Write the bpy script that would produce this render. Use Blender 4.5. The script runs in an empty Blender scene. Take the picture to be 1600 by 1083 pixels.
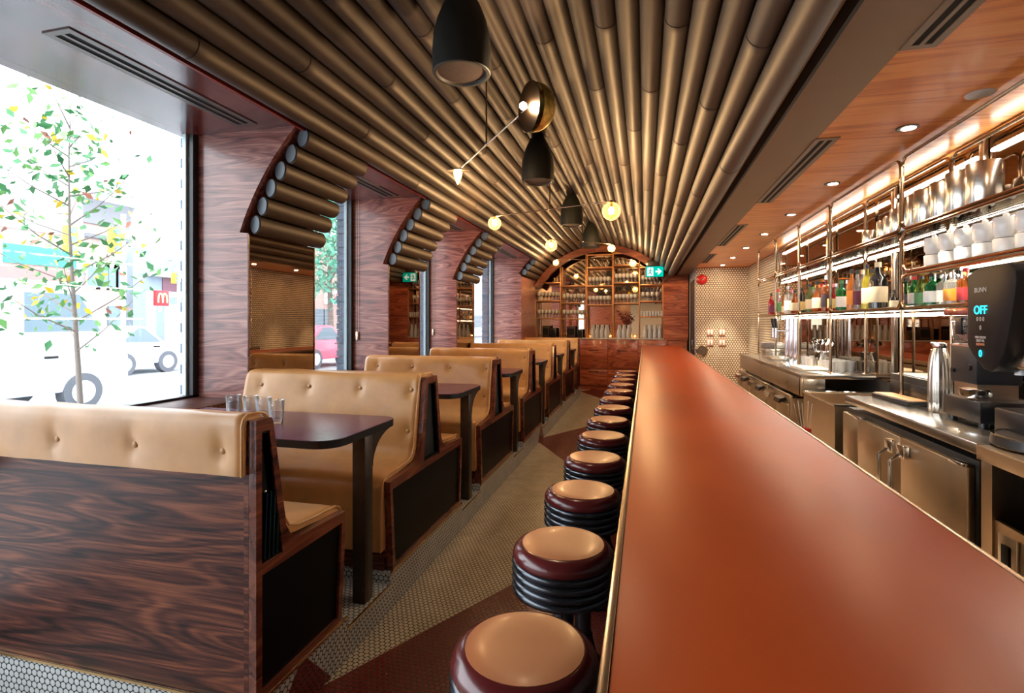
import bpy, bmesh, math, random
from mathutils import Vector, Matrix
random.seed(11)
S = bpy.context.scene
COL = S.collection
PI = math.pi

# ---------------------------------------------------------------- camera, sky, exposure
cam = bpy.data.cameras.new('camera')
cam_o = bpy.data.objects.new('camera', cam)
COL.objects.link(cam_o)
cam_o.location = (0, 0, 1.5)
cam_o.rotation_euler = (PI / 2, 0, math.radians(14.37))
cam.sensor_width = 36
cam.lens = 812 / 1600 * 36
cam.shift_y = -38 / 1600
cam.clip_start = 0.03
cam.clip_end = 300
S.camera = cam_o
S.view_settings.view_transform = 'Standard'
S.view_settings.look = 'None'
S.view_settings.gamma = 1
S.view_settings.use_curve_mapping = False
S.view_settings.exposure = 0.4
W = bpy.data.worlds.new('overcast_sky')
S.world = W
W.use_nodes = True
wbg = W.node_tree.nodes['Background']
wbg.inputs[0].default_value = (0.86, 0.94, 1.0, 1)
SKY = 5.6
wbg.inputs[1].default_value = SKY
LAMP = 900.0      # glowing bulbs of the hanging lamps
DOWN = 450.0
SPOT = 165.0      # recessed downlights
LED = 13.0        # light strips of the bar shelf
S.cycles.max_bounces = 10
S.cycles.glossy_bounces = 5
S.cycles.transmission_bounces = 8
S.cycles.transparent_max_bounces = 16
S.cycles.caustics_reflective = False
S.cycles.caustics_refractive = False
S.cycles.sample_clamp_indirect = 6

# ---------------------------------------------------------------- mesh helpers
class B:
    def __init__(s):
        s.bm = bmesh.new()
    def box(s, x0, x1, y0, y1, z0, z1, bev=0, seg=2):
        m = Matrix.Translation(((x0 + x1) / 2, (y0 + y1) / 2, (z0 + z1) / 2)) @ Matrix.Diagonal((abs(x1 - x0), abs(y1 - y0), abs(z1 - z0), 1))
        r = bmesh.ops.create_cube(s.bm, size=1, matrix=m)
        if bev:
            es = list({e for v in r['verts'] for e in v.link_edges})
            bmesh.ops.bevel(s.bm, geom=es, offset=bev, segments=seg, affect='EDGES', profile=0.5)
        return s
    def cyl(s, p, q, r, r2=None, n=16):
        p, q = Vector(p), Vector(q)
        d = q - p
        m = Matrix.Translation((p + q) / 2) @ d.to_track_quat('Z', 'Y').to_matrix().to_4x4()
        bmesh.ops.create_cone(s.bm, cap_ends=True, segments=n, radius1=r, radius2=r if r2 is None else r2, depth=d.length, matrix=m)
        return s
    def tube(s, pts, r, n=8, closed=False):
        pts = [Vector(p) for p in pts]
        rings = []
        N = len(pts)
        up = None
        for i, p in enumerate(pts):
            if closed:
                t = (pts[(i + 1) % N] - pts[i - 1]).normalized()
            else:
                t = (pts[min(i + 1, N - 1)] - pts[max(i - 1, 0)]).normalized()
            if up is None:
                up = Vector((0, 0, 1)) if abs(t.z) < 0.9 else Vector((0, 1, 0))
            a = t.cross(up)
            if a.length < 1e-4:
                a = t.cross(Vector((1, 0, 0)))
            a.normalize()
            b = a.cross(t).normalized()
            up = b
            rr = r[i] if isinstance(r, (list, tuple)) else r
            rings.append([s.bm.verts.new(p + (a * math.cos(k * 2 * PI / n) + b * math.sin(k * 2 * PI / n)) * rr) for k in range(n)])
        for i in range(N if closed else N - 1):
            A, C = rings[i], rings[(i + 1) % N]
            for k in range(n):
                s.bm.faces.new((A[k], A[(k + 1) % n], C[(k + 1) % n], C[k]))
        if not closed:
            s.bm.faces.new(rings[0][::-1])
            s.bm.faces.new(rings[-1])
        return s
    def lathe(s, prof, n=24, m=None):
        m = m or Matrix.Identity(4)
        rings = []
        for (r, z) in prof:
            if r < 1e-5:
                rings.append([s.bm.verts.new(m @ Vector((0, 0, z)))])
            else:
                rings.append([s.bm.verts.new(m @ Vector((r * math.cos(k * 2 * PI / n), r * math.sin(k * 2 * PI / n), z))) for k in range(n)])
        for A, C in zip(rings, rings[1:]):
            for k in range(n):
                k2 = (k + 1) % n
                if len(A) == 1 and len(C) == 1:
                    continue
                if len(A) == 1:
                    s.bm.faces.new((A[0], C[k], C[k2]))
                elif len(C) == 1:
                    s.bm.faces.new((A[k], C[0], A[k2]))
                else:
                    s.bm.faces.new((A[k], C[k], C[k2], A[k2]))
        return s
    def sphere(s, c, r, n=20, sc=(1, 1, 1)):
        m = Matrix.Translation(c) @ Matrix.Diagonal((sc[0], sc[1], sc[2], 1))
        bmesh.ops.create_uvsphere(s.bm, u_segments=n, v_segments=max(6, n // 2), radius=r, matrix=m)
        return s
    def prism(s, loops, axis, a, b, bev=0):
        """closed 2D outline (or [outer, hole, ...]) pushed from a to b along axis"""
        if not isinstance(loops[0][0], (tuple, list)):
            loops = [loops]
        def P(p, t):
            if axis == 'x': return Vector((t, p[0], p[1]))
            if axis == 'y': return Vector((p[0], t, p[1]))
            return Vector((p[0], p[1], t))
        es, vs = [], []
        for lp in loops:
            v = [s.bm.verts.new(P(p, a)) for p in lp]
            vs += v
            es += [s.bm.edges.new((v[i], v[(i + 1) % len(v)])) for i in range(len(v))]
        if len(loops) == 1:
            fs = [s.bm.faces.new(vs)]
        else:
            fs = [g for g in bmesh.ops.triangle_fill(s.bm, use_beauty=True, edges=es)['geom'] if isinstance(g, bmesh.types.BMFace)]
        r = bmesh.ops.extrude_face_region(s.bm, geom=fs)
        nv = [g for g in r['geom'] if isinstance(g, bmesh.types.BMVert)]
        d = P((0, 0), b - a)
        bmesh.ops.translate(s.bm, verts=nv, vec=d)
        if bev:
            allv = set(vs) | set(nv)
            e2 = [e for e in s.bm.edges if e.verts[0] in allv and e.verts[1] in allv and len(e.link_faces) == 2 and e.calc_face_angle(0) > 0.6]
            bmesh.ops.bevel(s.bm, geom=e2, offset=bev, segments=2, affect='EDGES', profile=0.5)
        return s
    def build(s, name, mat, parent=None, loc=None, ang=40, rot=None):
        bmesh.ops.recalc_face_normals(s.bm, faces=s.bm.faces[:])
        me = bpy.data.meshes.new(name)
        s.bm.to_mesh(me)
        s.bm.free()
        for m in (mat if isinstance(mat, (list, tuple)) else [mat]):
            me.materials.append(m)
        me.polygons.foreach_set('use_smooth', [True] * len(me.polygons))
        me.set_sharp_from_angle(angle=math.radians(ang))
        o = bpy.data.objects.new(name, me)
        COL.objects.link(o)
        if parent: o.parent = parent
        if loc: o.location = loc
        if rot: o.rotation_euler = rot
        return o

def tag(o, label=None, cat=None, group=None, kind=None):
    if label: o['label'] = label
    if cat: o['category'] = cat
    if group: o['group'] = group
    if kind: o['kind'] = kind
    return o
def thing(name, label, cat, loc=(0, 0, 0), group=None, rz=0):
    o = bpy.data.objects.new(name, None)
    COL.objects.link(o)
    o.location = loc
    o.rotation_euler = (0, 0, rz)
    o.empty_display_size = 0.05
    return tag(o, label, cat, group)
def struct(o):
    o['kind'] = 'structure'
    return o
def kids(o):
    return [c for c in ALLKIDS.get(o.name, [])]
def copy_tree(root, loc, rz=None, label=None, group=None):
    kidmap = {}
    for c in COL.objects:
        if c.parent: kidmap.setdefault(c.parent.name, []).append(c)
    def rec(o, par):
        c = o.copy()
        COL.objects.link(c)
        if par: c.parent = par
        for k in kidmap.get(o.name, []):
            rec(k, c)
        return c
    r = rec(root, None)
    r.location = loc
    if rz is not None: r.rotation_euler = (0, 0, rz)
    if label: r['label'] = label
    if group: r['group'] = group
    return r
ORD = ['nearest', 'second', 'third', 'fourth', 'fifth', 'sixth', 'seventh', 'eighth', 'ninth', 'tenth', 'eleventh', 'twelfth',
       'thirteenth', 'fourteenth', 'fifteenth', 'sixteenth', 'seventeenth', 'eighteenth', 'nineteenth', 'twentieth',
       'twenty-first', 'twenty-second', 'twenty-third']
FIRST = ['first'] + ORD[1:]

# ---------------------------------------------------------------- materials
def nt(m):
    return m.node_tree.nodes, m.node_tree.links
def mat(name, col, rough=0.5, metal=0.0, coat=0.0, spec=0.5, trans=0.0, ior=1.45, emit=None, es=0.0, alpha=1.0):
    m = bpy.data.materials.new(name)
    m.use_nodes = True
    b = m.node_tree.nodes['Principled BSDF']
    i = b.inputs
    i['Base Color'].default_value = (*col, 1)
    i['Roughness'].default_value = rough
    i['Metallic'].default_value = metal
    i['Coat Weight'].default_value = coat
    i['Coat Roughness'].default_value = 0.12
    i['Specular IOR Level'].default_value = spec
    i['Transmission Weight'].default_value = trans
    i['IOR'].default_value = ior
    i['Alpha'].default_value = alpha
    if emit:
        i['Emission Color'].default_value = (*emit, 1)
        i['Emission Strength'].default_value = es
    return m
def N(nodes, t, **kw):
    n = nodes.new(t)
    for k, v in kw.items():
        setattr(n, k, v)
    return n
def mth(nodes, links, op, a, b=None, c=None):
    n = nodes.new('ShaderNodeMath')
    n.operation = op
    for i, v in enumerate((a, b, c)):
        if v is None: continue
        if isinstance(v, (int, float)): n.inputs[i].default_value = v
        else: links.new(v, n.inputs[i])
    return n.outputs[0]
def ramp(nodes, links, fac, stops):
    r = nodes.new('ShaderNodeValToRGB')
    e = r.color_ramp.elements
    while len(e) < len(stops): e.new(0.5)
    for k, (p, c) in enumerate(stops):
        e[k].position = p
        e[k].color = (*c, 1)
    links.new(fac, r.inputs[0])
    return r.outputs[0]
def wood(name, axis, dark, mid, light, F=11.0, sc=1.0, rough=0.3, coat=0.35, rnd=True):
    """rosewood veneer: contour lines of a stretched noise give the looping figure"""
    m = mat(name, mid, rough=rough, coat=coat)
    nd, ln = nt(m)
    bs = nd['Principled BSDF']
    tc = nd.new('ShaderNodeTexCoord')
    vec = tc.outputs['Object']
    if rnd:
        oi = nd.new('ShaderNodeObjectInfo')
        a = N(nd, 'ShaderNodeVectorMath', operation='MULTIPLY_ADD')
        cmb = nd.new('ShaderNodeCombineXYZ')
        for k in range(3): ln.new(oi.outputs['Random'], cmb.inputs[k])
        ln.new(cmb.outputs[0], a.inputs[0])
        a.inputs[1].default_value = (17, 23, 31)
        ln.new(vec, a.inputs[2])
        vec = a.outputs[0]
    def mapped(along, across):
        s = [across * sc] * 3
        s[axis] = along * sc
        v = N(nd, 'ShaderNodeVectorMath', operation='MULTIPLY')
        ln.new(vec, v.inputs[0])
        v.inputs[1].default_value = s
        return v.outputs[0]
    n1 = nd.new('ShaderNodeTexNoise')
    n1.inputs['Scale'].default_value = 1
    n1.inputs['Detail'].default_value = 2.5
    n1.inputs['Roughness'].default_value = 0.45
    n1.inputs['Distortion'].default_value = 0.12
    ln.new(mapped(0.42, 4.0), n1.inputs['Vector'])
    sn = mth(nd, ln, 'SINE', mth(nd, ln, 'MULTIPLY', n1.outputs[0], F * 2 * PI))
    s2_ = mth(nd, ln, 'SINE', mth(nd, ln, 'MULTIPLY', n1.outputs[0], F * 2.7 * 2 * PI))
    sn = mth(nd, ln, 'ADD', mth(nd, ln, 'MULTIPLY', sn, 0.6), mth(nd, ln, 'MULTIPLY', s2_, 0.5))
    n2 = nd.new('ShaderNodeTexNoise')
    n2.inputs['Scale'].default_value = 1
    n2.inputs['Detail'].default_value = 5
    n2.inputs['Roughness'].default_value = 0.7
    ln.new(mapped(3.5, 130), n2.inputs['Vector'])
    n3 = nd.new('ShaderNodeTexNoise')
    n3.inputs['Scale'].default_value = 1
    n3.inputs['Detail'].default_value = 3
    ln.new(mapped(0.9, 5), n3.inputs['Vector'])
    f = mth(nd, ln, 'ADD', mth(nd, ln, 'MULTIPLY', sn, 0.13), mth(nd, ln, 'MULTIPLY', n2.outputs[0], 0.75))
    f = mth(nd, ln, 'ADD', f, mth(nd, ln, 'MULTIPLY', n3.outputs[0], 0.25))
    c = ramp(nd, ln, f, [(0.30, dark), (0.50, mid), (0.72, light)])
    ln.new(c, bs.inputs['Base Color'])
    r = mth(nd, ln, 'MULTIPLY_ADD', n3.outputs[0], 0.06, rough - 0.03)
    ln.new(r, bs.inputs['Roughness'])
    return m
def penny(name, plane, red=None, tile=(0.62, 0.6, 0.55), tile2=None, grout=(0.02, 0.018, 0.016), pitch=0.027, rough=0.22, dot=0.47):
    """round mosaic on a hexagonal grid; plane says which two axes carry it"""
    m = mat(name, tile, rough=rough)
    nd, ln = nt(m)
    bs = nd['Principled BSDF']
    geo = nd.new('ShaderNodeNewGeometry')
    sep = nd.new('ShaderNodeSeparateXYZ')
    ln.new(geo.outputs['Position'], sep.inputs[0])
    cmb = nd.new('ShaderNodeCombineXYZ')
    ax = {'x': 0, 'y': 1, 'z': 2}
    ln.new(sep.outputs[ax[plane[0]]], cmb.inputs[0])
    ln.new(sep.outputs[ax[plane[1]]], cmb.inputs[1])
    q3 = math.sqrt(3)
    ds = []
    for off in ((0, 0, 0), (0.5, 0.5, 0)):
        v = N(nd, 'ShaderNodeVectorMath', operation='MULTIPLY_ADD')
        ln.new(cmb.outputs[0], v.inputs[0])
        v.inputs[1].default_value = (1 / pitch, 1 / pitch / q3, 0)
        v.inputs[2].default_value = off
        fr = N(nd, 'ShaderNodeVectorMath', operation='FRACTION')
        ln.new(v.outputs[0], fr.inputs[0])
        sb = N(nd, 'ShaderNodeVectorMath', operation='SUBTRACT')
        ln.new(fr.outputs[0], sb.inputs[0])
        sb.inputs[1].default_value = (0.5, 0.5, 0)
        sc = N(nd, 'ShaderNodeVectorMath', operation='MULTIPLY')
        ln.new(sb.outputs[0], sc.inputs[0])
        sc.inputs[1].default_value = (1, q3, 0)
        le = N(nd, 'ShaderNodeVectorMath', operation='LENGTH')
        ln.new(sc.outputs[0], le.inputs[0])
        ds.append(le.outputs['Value'])
    d = mth(nd, ln, 'MINIMUM', ds[0], ds[1])
    mr = nd.new('ShaderNodeMapRange')
    mr.inputs['From Min'].default_value = dot
    mr.inputs['From Max'].default_value = dot - 0.06
    ln.new(d, mr.inputs['Value'])
    mask = mr.outputs[0]
    no = nd.new('ShaderNodeTexNoise')
    no.inputs['Scale'].default_value = 9
    ln.new(geo.outputs['Position'], no.inputs['Vector'])
    tcol = ramp(nd, ln, no.outputs[0], [(0.3, tuple(x * 0.82 for x in tile)), (0.7, tile)])
    if red:
        y = sep.outputs[1]
        x = sep.outputs[0]
        ph = mth(nd, ln, 'FLOORED_MODULO', mth(nd, ln, 'ADD', y, -1.75 + 2.38), 4.76)
        dist = mth(nd, ln, 'ABSOLUTE', mth(nd, ln, 'ADD', ph, -2.38))
        if red == 'floor':
            edge = mth(nd, ln, 'MULTIPLY_ADD', dist, 0.55, -1.36)
            isred = mth(nd, ln, 'GREATER_THAN', x, edge)
        else:
            isred = mth(nd, ln, 'LESS_THAN', mth(nd, ln, 'ADD', dist, mth(nd, ln, 'MULTIPLY', sep.outputs[2], 0.9)), 0.19)
        mx = N(nd, 'ShaderNodeMix', data_type='RGBA')
        ln.new(isred, mx.inputs[0])
        ln.new(tcol, mx.inputs[6])
        mx.inputs[7].default_value = (0.17, 0.018, 0.016, 1)
        tcol = mx.outputs[2]
    mx = N(nd, 'ShaderNodeMix', data_type='RGBA')
    ln.new(mask, mx.inputs[0])
    mx.inputs[6].default_value = (*grout, 1)
    ln.new(tcol, mx.inputs[7])
    ln.new(mx.outputs[2], bs.inputs['Base Color'])
    rr = mth(nd, ln, 'MULTIPLY_ADD', mask, -0.5, rough + 0.5)
    ln.new(rr, bs.inputs['Roughness'])
    bp = nd.new('ShaderNodeBump')
    bp.inputs['Strength'].default_value = 0.5
    bp.inputs['Distance'].default_value = 0.002
    ln.new(mask, bp.inputs['Height'])
    ln.new(bp.outputs[0], bs.inputs['Normal'])
    return m
def noisy(m, scale, amt, bump=0.0, stretch=None, rvar=0.0):
    """gentle variation of the base colour, roughness and relief"""
    nd, ln = nt(m)
    bs = nd['Principled BSDF']
    base = tuple(bs.inputs['Base Color'].default_value)[:3]
    tc = nd.new('ShaderNodeTexCoord')
    v = tc.outputs['Object']
    if stretch:
        mu = N(nd, 'ShaderNodeVectorMath', operation='MULTIPLY')
        ln.new(v, mu.inputs[0])
        mu.inputs[1].default_value = stretch
        v = mu.outputs[0]
    no = nd.new('ShaderNodeTexNoise')
    no.inputs['Scale'].default_value = scale
    no.inputs['Detail'].default_value = 4
    ln.new(v, no.inputs['Vector'])
    c = ramp(nd, ln, no.outputs[0], [(0.3, tuple(x * (1 - amt) for x in base)), (0.7, tuple(min(1, x * (1 + amt)) for x in base))])
    ln.new(c, bs.inputs['Base Color'])
    if rvar:
        r0 = bs.inputs['Roughness'].default_value
        ln.new(mth(nd, ln, 'MULTIPLY_ADD', no.outputs[0], rvar, r0 - rvar / 2), bs.inputs['Roughness'])
    if bump:
        bp = nd.new('ShaderNodeBump')
        bp.inputs['Strength'].default_value = bump
        bp.inputs['Distance'].default_value = 0.01
        ln.new(no.outputs[0], bp.inputs['Height'])
        ln.new(bp.outputs[0], bs.inputs['Normal'])
    return m
def glassy(name, tint=(1, 1, 1), refl=1.0, body=0.0, bcol=(0.9, 0.9, 0.9)):
    """thin clear glass: see-through plus a Fresnel reflection"""
    m = bpy.data.materials.new(name)
    m.use_nodes = True
    nd, ln = nt(m)
    nd.clear()
    out = nd.new('ShaderNodeOutputMaterial')
    tr = nd.new('ShaderNodeBsdfTransparent')
    tr.inputs[0].default_value = (*tint, 1)
    gl = nd.new('ShaderNodeBsdfGlossy')
    gl.inputs['Roughness'].default_value = 0.02
    fr = nd.new('ShaderNodeLayerWeight')
    fr.inputs['Blend'].default_value = 0.25
    f = mth(nd, ln, 'MULTIPLY_ADD', fr.outputs['Fresnel'], refl, 0.02 * refl)
    mx = nd.new('ShaderNodeMixShader')
    ln.new(f, mx.inputs[0])
    ln.new(tr.outputs[0], mx.inputs[1])
    ln.new(gl.outputs[0], mx.inputs[2])
    last = mx.outputs[0]
    if body:
        df = nd.new('ShaderNodeBsdfDiffuse')
        df.inputs[0].default_value = (*bcol, 1)
        m2 = nd.new('ShaderNodeMixShader')
        m2.inputs[0].default_value = body
        ln.new(last, m2.inputs[1])
        ln.new(df.outputs[0], m2.inputs[2])
        last = m2.outputs[0]
    ln.new(last, out.inputs[0])
    return m
def glow(name, col, s):
    m = bpy.data.materials.new(name)
    m.use_nodes = True
    nd, ln = nt(m)
    nd.clear()
    out = nd.new('ShaderNodeOutputMaterial')
    e = nd.new('ShaderNodeEmission')
    e.inputs[0].default_value = (*col, 1)
    e.inputs[1].default_value = s
    ln.new(e.outputs[0], out.inputs[0])
    return m

RW = dict(dark=(0.012, 0.0045, 0.005), mid=(0.085, 0.026, 0.019), light=(0.26, 0.088, 0.045))
M_panel = wood('rosewood_panel', 0, **RW, F=15, rough=0.42, coat=0.0)
M_panel.node_tree.nodes['Principled BSDF'].inputs['Specular IOR Level'].default_value = 0.3
M_return = wood('rosewood_pillar', 0, dark=(0.09, 0.025, 0.024), mid=(0.30, 0.105, 0.088), light=(0.55, 0.27, 0.21), F=15, rough=0.32, coat=0.5)
M_soffit = wood('rosewood_soffit', 1, dark=(0.04, 0.008, 0.008), mid=(0.13, 0.026, 0.022), light=(0.2, 0.05, 0.038), F=6, rough=0.22, coat=0.6)
M_cap = wood('rosewood_edge', 1, dark=(0.03, 0.008, 0.006), mid=(0.14, 0.036, 0.02), light=(0.26, 0.08, 0.04), F=5, sc=1.6, rough=0.28, coat=0.4)
M_cab = wood('rosewood_cabinet', 0, dark=(0.14, 0.028, 0.014), mid=(0.38, 0.085, 0.038), light=(0.58, 0.18, 0.08), F=10, rough=0.3, coat=0.4)
M_ceil = wood('amber_wood_ceiling', 0, dark=(0.60, 0.16, 0.035), mid=(0.90, 0.33, 0.075), light=(0.95, 0.46, 0.14), F=7, sc=0.8, rough=0.3, coat=0.15, rnd=False)
M_red = mat('lip_red_wood', (0.30, 0.035, 0.02), 0.35)
M_leather = noisy(mat('tan_leather', (0.57, 0.285, 0.10), 0.34, coat=0.1), 9, 0.10, bump=0.12, rvar=0.12)
M_button = mat('leather_button', (0.5, 0.26, 0.09), 0.35)
M_black = mat('black_laminate', (0.004, 0.004, 0.005), 0.4, spec=0.12)
M_blackm = mat('black_metal', (0.012, 0.012, 0.013), 0.4, metal=0.3)
M_plum = mat('plum_table_top', (0.085, 0.018, 0.06), 0.24, spec=0.9)
M_steelbr = noisy(mat('dark_bronze_steel', (0.055, 0.043, 0.035), 0.38, metal=0.6), 30, 0.15)
M_tube = noisy(mat('bronze_painted_tube', (0.060, 0.045, 0.037), 0.5, metal=0.15), 6, 0.12, stretch=(1, 0.2, 1), rvar=0.08)
M_tubeend = mat('grey_tube_end', (0.10, 0.12, 0.14), 0.5)
M_vault = mat('black_vault_backing', (0.008, 0.006, 0.005), 0.8)
M_bulk = noisy(mat('taupe_painted_metal', (0.22, 0.15, 0.095), 0.5), 3, 0.06)
M_bar = noisy(mat('copper_red_bar_top', (0.40, 0.064, 0.012), 0.34, spec=0.22), 4, 0.12, stretch=(1.0, 0.5, 1), rvar=0.08)
M_barfront = mat('dark_bar_front', (0.02, 0.012, 0.01), 0.4)
M_trim = mat('champagne_trim', (0.62, 0.5, 0.38), 0.25, metal=1)
M_brass = mat('polished_brass', (0.62, 0.42, 0.2), 0.2, metal=1)
M_abrass = noisy(mat('antique_brass_tube', (0.36, 0.25, 0.16), 0.2, metal=1), 12, 0.15)
M_shelfw = mat('brass_framed_shelving', (0.42, 0.19, 0.075), 0.32, metal=0.5)
M_inox = noisy(mat('brushed_stainless', (0.56, 0.52, 0.46), 0.24, metal=1), 2, 0.1, stretch=(1, 1, 14), rvar=0.16)
M_inoxd = noisy(mat('brown_stainless', (0.58, 0.46, 0.33), 0.3, metal=1), 2.5, 0.15, rvar=0.16)
M_inoxt = noisy(mat('stainless_worktop', (0.62, 0.6, 0.57), 0.2, metal=1), 3, 0.08, rvar=0.1)
M_chrome = mat('chrome', (0.8, 0.8, 0.8), 0.07, metal=1)
M_mirror = mat('bronze_mirror', (0.34, 0.26, 0.19), 0.015, metal=1)
M_mirror2 = mat('amber_mirror', (0.92, 0.76, 0.60), 0.015, metal=1)
M_floor = penny('penny_floor', 'xy', red='floor', tile=(0.64, 0.58, 0.50))
M_px = penny('penny_riser', 'yz', red='riser', tile=(0.60, 0.63, 0.66))
M_py = penny('penny_plinth', 'xz', tile=(0.66, 0.70, 0.72))
M_pz = penny('penny_footwell', 'xy', tile=(0.66, 0.70, 0.74))
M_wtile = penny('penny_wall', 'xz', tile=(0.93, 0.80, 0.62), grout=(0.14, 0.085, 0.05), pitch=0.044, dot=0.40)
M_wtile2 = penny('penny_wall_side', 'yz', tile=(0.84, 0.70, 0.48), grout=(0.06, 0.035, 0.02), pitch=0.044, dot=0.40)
M_seat = noisy(mat('oxblood_vinyl_seat', (0.10, 0.012, 0.012), 0.24, coat=0.3), 5, 0.2, rvar=0.1)
M_seattop = noisy(mat('tan_warm_lit_top', (0.46, 0.155, 0.06), 0.34, coat=0.05), 5, 0.12, rvar=0.1)  # tan disc; some of the warm lamp light is put into its colour
M_ring = mat('blackened_chrome_ring', (0.07, 0.075, 0.085), 0.2, metal=0.85)
M_bell = mat('dark_olive_bell', (0.02, 0.021, 0.017), 0.55)
M_bellin = noisy(mat('brown_mesh_disc', (0.075, 0.05, 0.036), 0.6), 60, 0.15)
M_wglass = glassy('window_glass', refl=0.6)
M_shglass = glassy('shelf_glass', tint=(0.90, 0.93, 0.90), refl=0.9)
M_tumbler = glassy('clear_tumbler_glass', tint=(0.95, 0.96, 0.98), refl=2.4, body=0.07)
M_stem = glassy('stemware_glass', tint=(0.93, 0.92, 0.92), refl=2.5, body=0.34, bcol=(1.0, 0.98, 0.95))
M_frame = mat('black_window_frame', (0.012, 0.013, 0.016), 0.35)
M_gold = noisy(mat('gold_leaf', (0.85, 0.52, 0.14), 0.5, metal=1), 28, 0.5, bump=0.4)
M_bulb = glow('warm_bulb', (1.0, 0.68, 0.40), LAMP)
M_globe = glassy('amber_globe_glass', tint=(1.0, 0.88, 0.66), refl=1.2, body=0.03, bcol=(1.0, 0.66, 0.3))
M_down = glow('downlight_glow', (1.0, 0.74, 0.48), DOWN)
M_led = glow('white_light_strip', (1.0, 0.93, 0.84), LED)
M_led2 = glow('deck_light_strip', (1.0, 0.86, 0.70), LED * 5)
M_white = mat('white_ceramic', (0.84, 0.82, 0.78), 0.25, coat=0.3)
M_slot = mat('dark_slot', (0.004, 0.004, 0.005), 0.9)
M_blackp = mat('black_plastic', (0.008, 0.008, 0.01), 0.3)
M_redp = mat('red_enamel', (0.55, 0.012, 0.015), 0.3, coat=0.3)
M_plaster = mat('charcoal_wall', (0.03, 0.025, 0.022), 0.7)
M_copper = mat('copper_plate', (0.75, 0.42, 0.32), 0.3, metal=0.8)

# ---------------------------------------------------------------- setting: room shell
XW = -3.03          # window plane
XP = -1.285         # aisle side of the booths
ZP = 0.19           # top of the booth platform
ZF = 0.135          # recessed footwells
YE = 11.55          # face of the end wall joinery
YB = 11.95
ZS = 2.79           # bay soffit
ZC = 2.50           # flat ceiling over the bar
YN = -4.2
VC = (-0.9205, 1.4675)
VR = 1.783
VT0, VDT = 2.28792, 0.075621
def vp(r, t): return (VC[0] + r * math.cos(t), VC[1] + r * math.sin(t))

struct(B().box(-3.2, 2.2, YN - 0.2, 12.6, -0.1, 0).build('floor', M_floor))
struct(B().box(0.62, 1.22, YN, 10.1, 0.0, 0.012).build('floor_bounce', mat('pale_bounce_floor', (0.66, 0.5, 0.36), 0.5)))  # unseen pale strip added to bounce downlight up to the amber ceiling
# booth platform with footwells between the bench plinths
BY = [1.50] + [3.01 + 1.524 * k for k in range(5)] + [10.62]
bb = B()
bb.box(-3.03, XP, 1.493, 10.75, 0.0, ZF)
spans = [(1.493, BY[0] + 0.56)] + [(y - 0.55, y + 0.55) for y in BY[1:6]] + [(BY[6] - 0.56, 10.75)]
for a, b in spans:
    bb.box(-3.03, XP, a, b, ZF, ZP)
pf = bb.build('floor_platform', [M_px, M_py, M_pz])
for p in pf.data.polygons:
    n = p.normal
    p.material_index = 0 if abs(n.x) > 0.7 else (1 if abs(n.y) > 0.7 else 2)
struct(pf)
bb = B()
wl = [(1.45, spans[0][1], ZP)]
for k in range(6):
    bb.box(XP - 0.004, XP + 0.004, spans[k][1], spans[k + 1][0], ZF - 0.006, ZF + 0.003)
for a, b in spans:
    bb.box(XP - 0.004, XP + 0.004, a, b, ZP - 0.006, ZP + 0.003)
bb.box(-3.0, XP, 1.489, 1.496, ZP - 0.006, ZP + 0.003)
struct(bb.build('trim_1', M_brass))

# window wall, sill and panes; unseen low glazing beside the camera, added for daylight
bays = [(YN, 2.95), (3.68, 4.93), (5.71, 6.96), (7.73, 10.2)]
struct(B().box(XW - 0.12, XW + 0.03, 1.40, 12.0, 0, 0.96).box(XW - 0.12, XW + 0.03, YN, 1.40, 0, 0.12).build('wall_left', M_plaster))  # low stretch leaves an unseen opening, added to let daylight reach the bench
bb = B()
for a, b in bays:
    bb.box(XW - 0.02, -2.6, max(a, 1.40), b, 0.90, 0.985, bev=0.004)
struct(bb.build('trim_2', M_panel))
for k, (a, b) in enumerate(bays):
    fr = B()
    fr.box(XW - 0.05, XW + 0.03, b - 0.045, b, 0.985, ZS)
    fr.box(XW - 0.05, XW + 0.03, a, a + 0.06, 0.985, ZS)
    fr.box(XW - 0.05, XW + 0.03, max(a, 1.40), b, 0.96, 1.0)
    if k == 0: fr.box(XW - 0.05, XW + 0.03, a, 1.40, 0.12, 0.17)  # bottom rail of the added low glazing
    fr.box(XW - 0.05, XW + 0.03, a, b, ZS + 0.01, ZS + 0.04)
    w = struct(fr.build('window_%d' % (k + 1), M_frame))
    g = B().box(XW - 0.012, XW - 0.006, a + 0.05, b - 0.04, 0.99, ZS).box(XW - 0.012, XW - 0.006, a + 0.05, max(1.38, a + 0.051) if k == 0 else a + 0.051, 0.17 if k == 0 else 0.985, 0.99).build('pane', M_wglass, w)
    g['kind'] = 'structure'
    br = B().box(XW - 0.045, XW - 0.015, b - 0.060, b - 0.046, 0.99, ZS).build('reveal_strip', mat('pale_seal_%d' % k, (0.55, 0.68, 0.75), 0.4), w)
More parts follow.
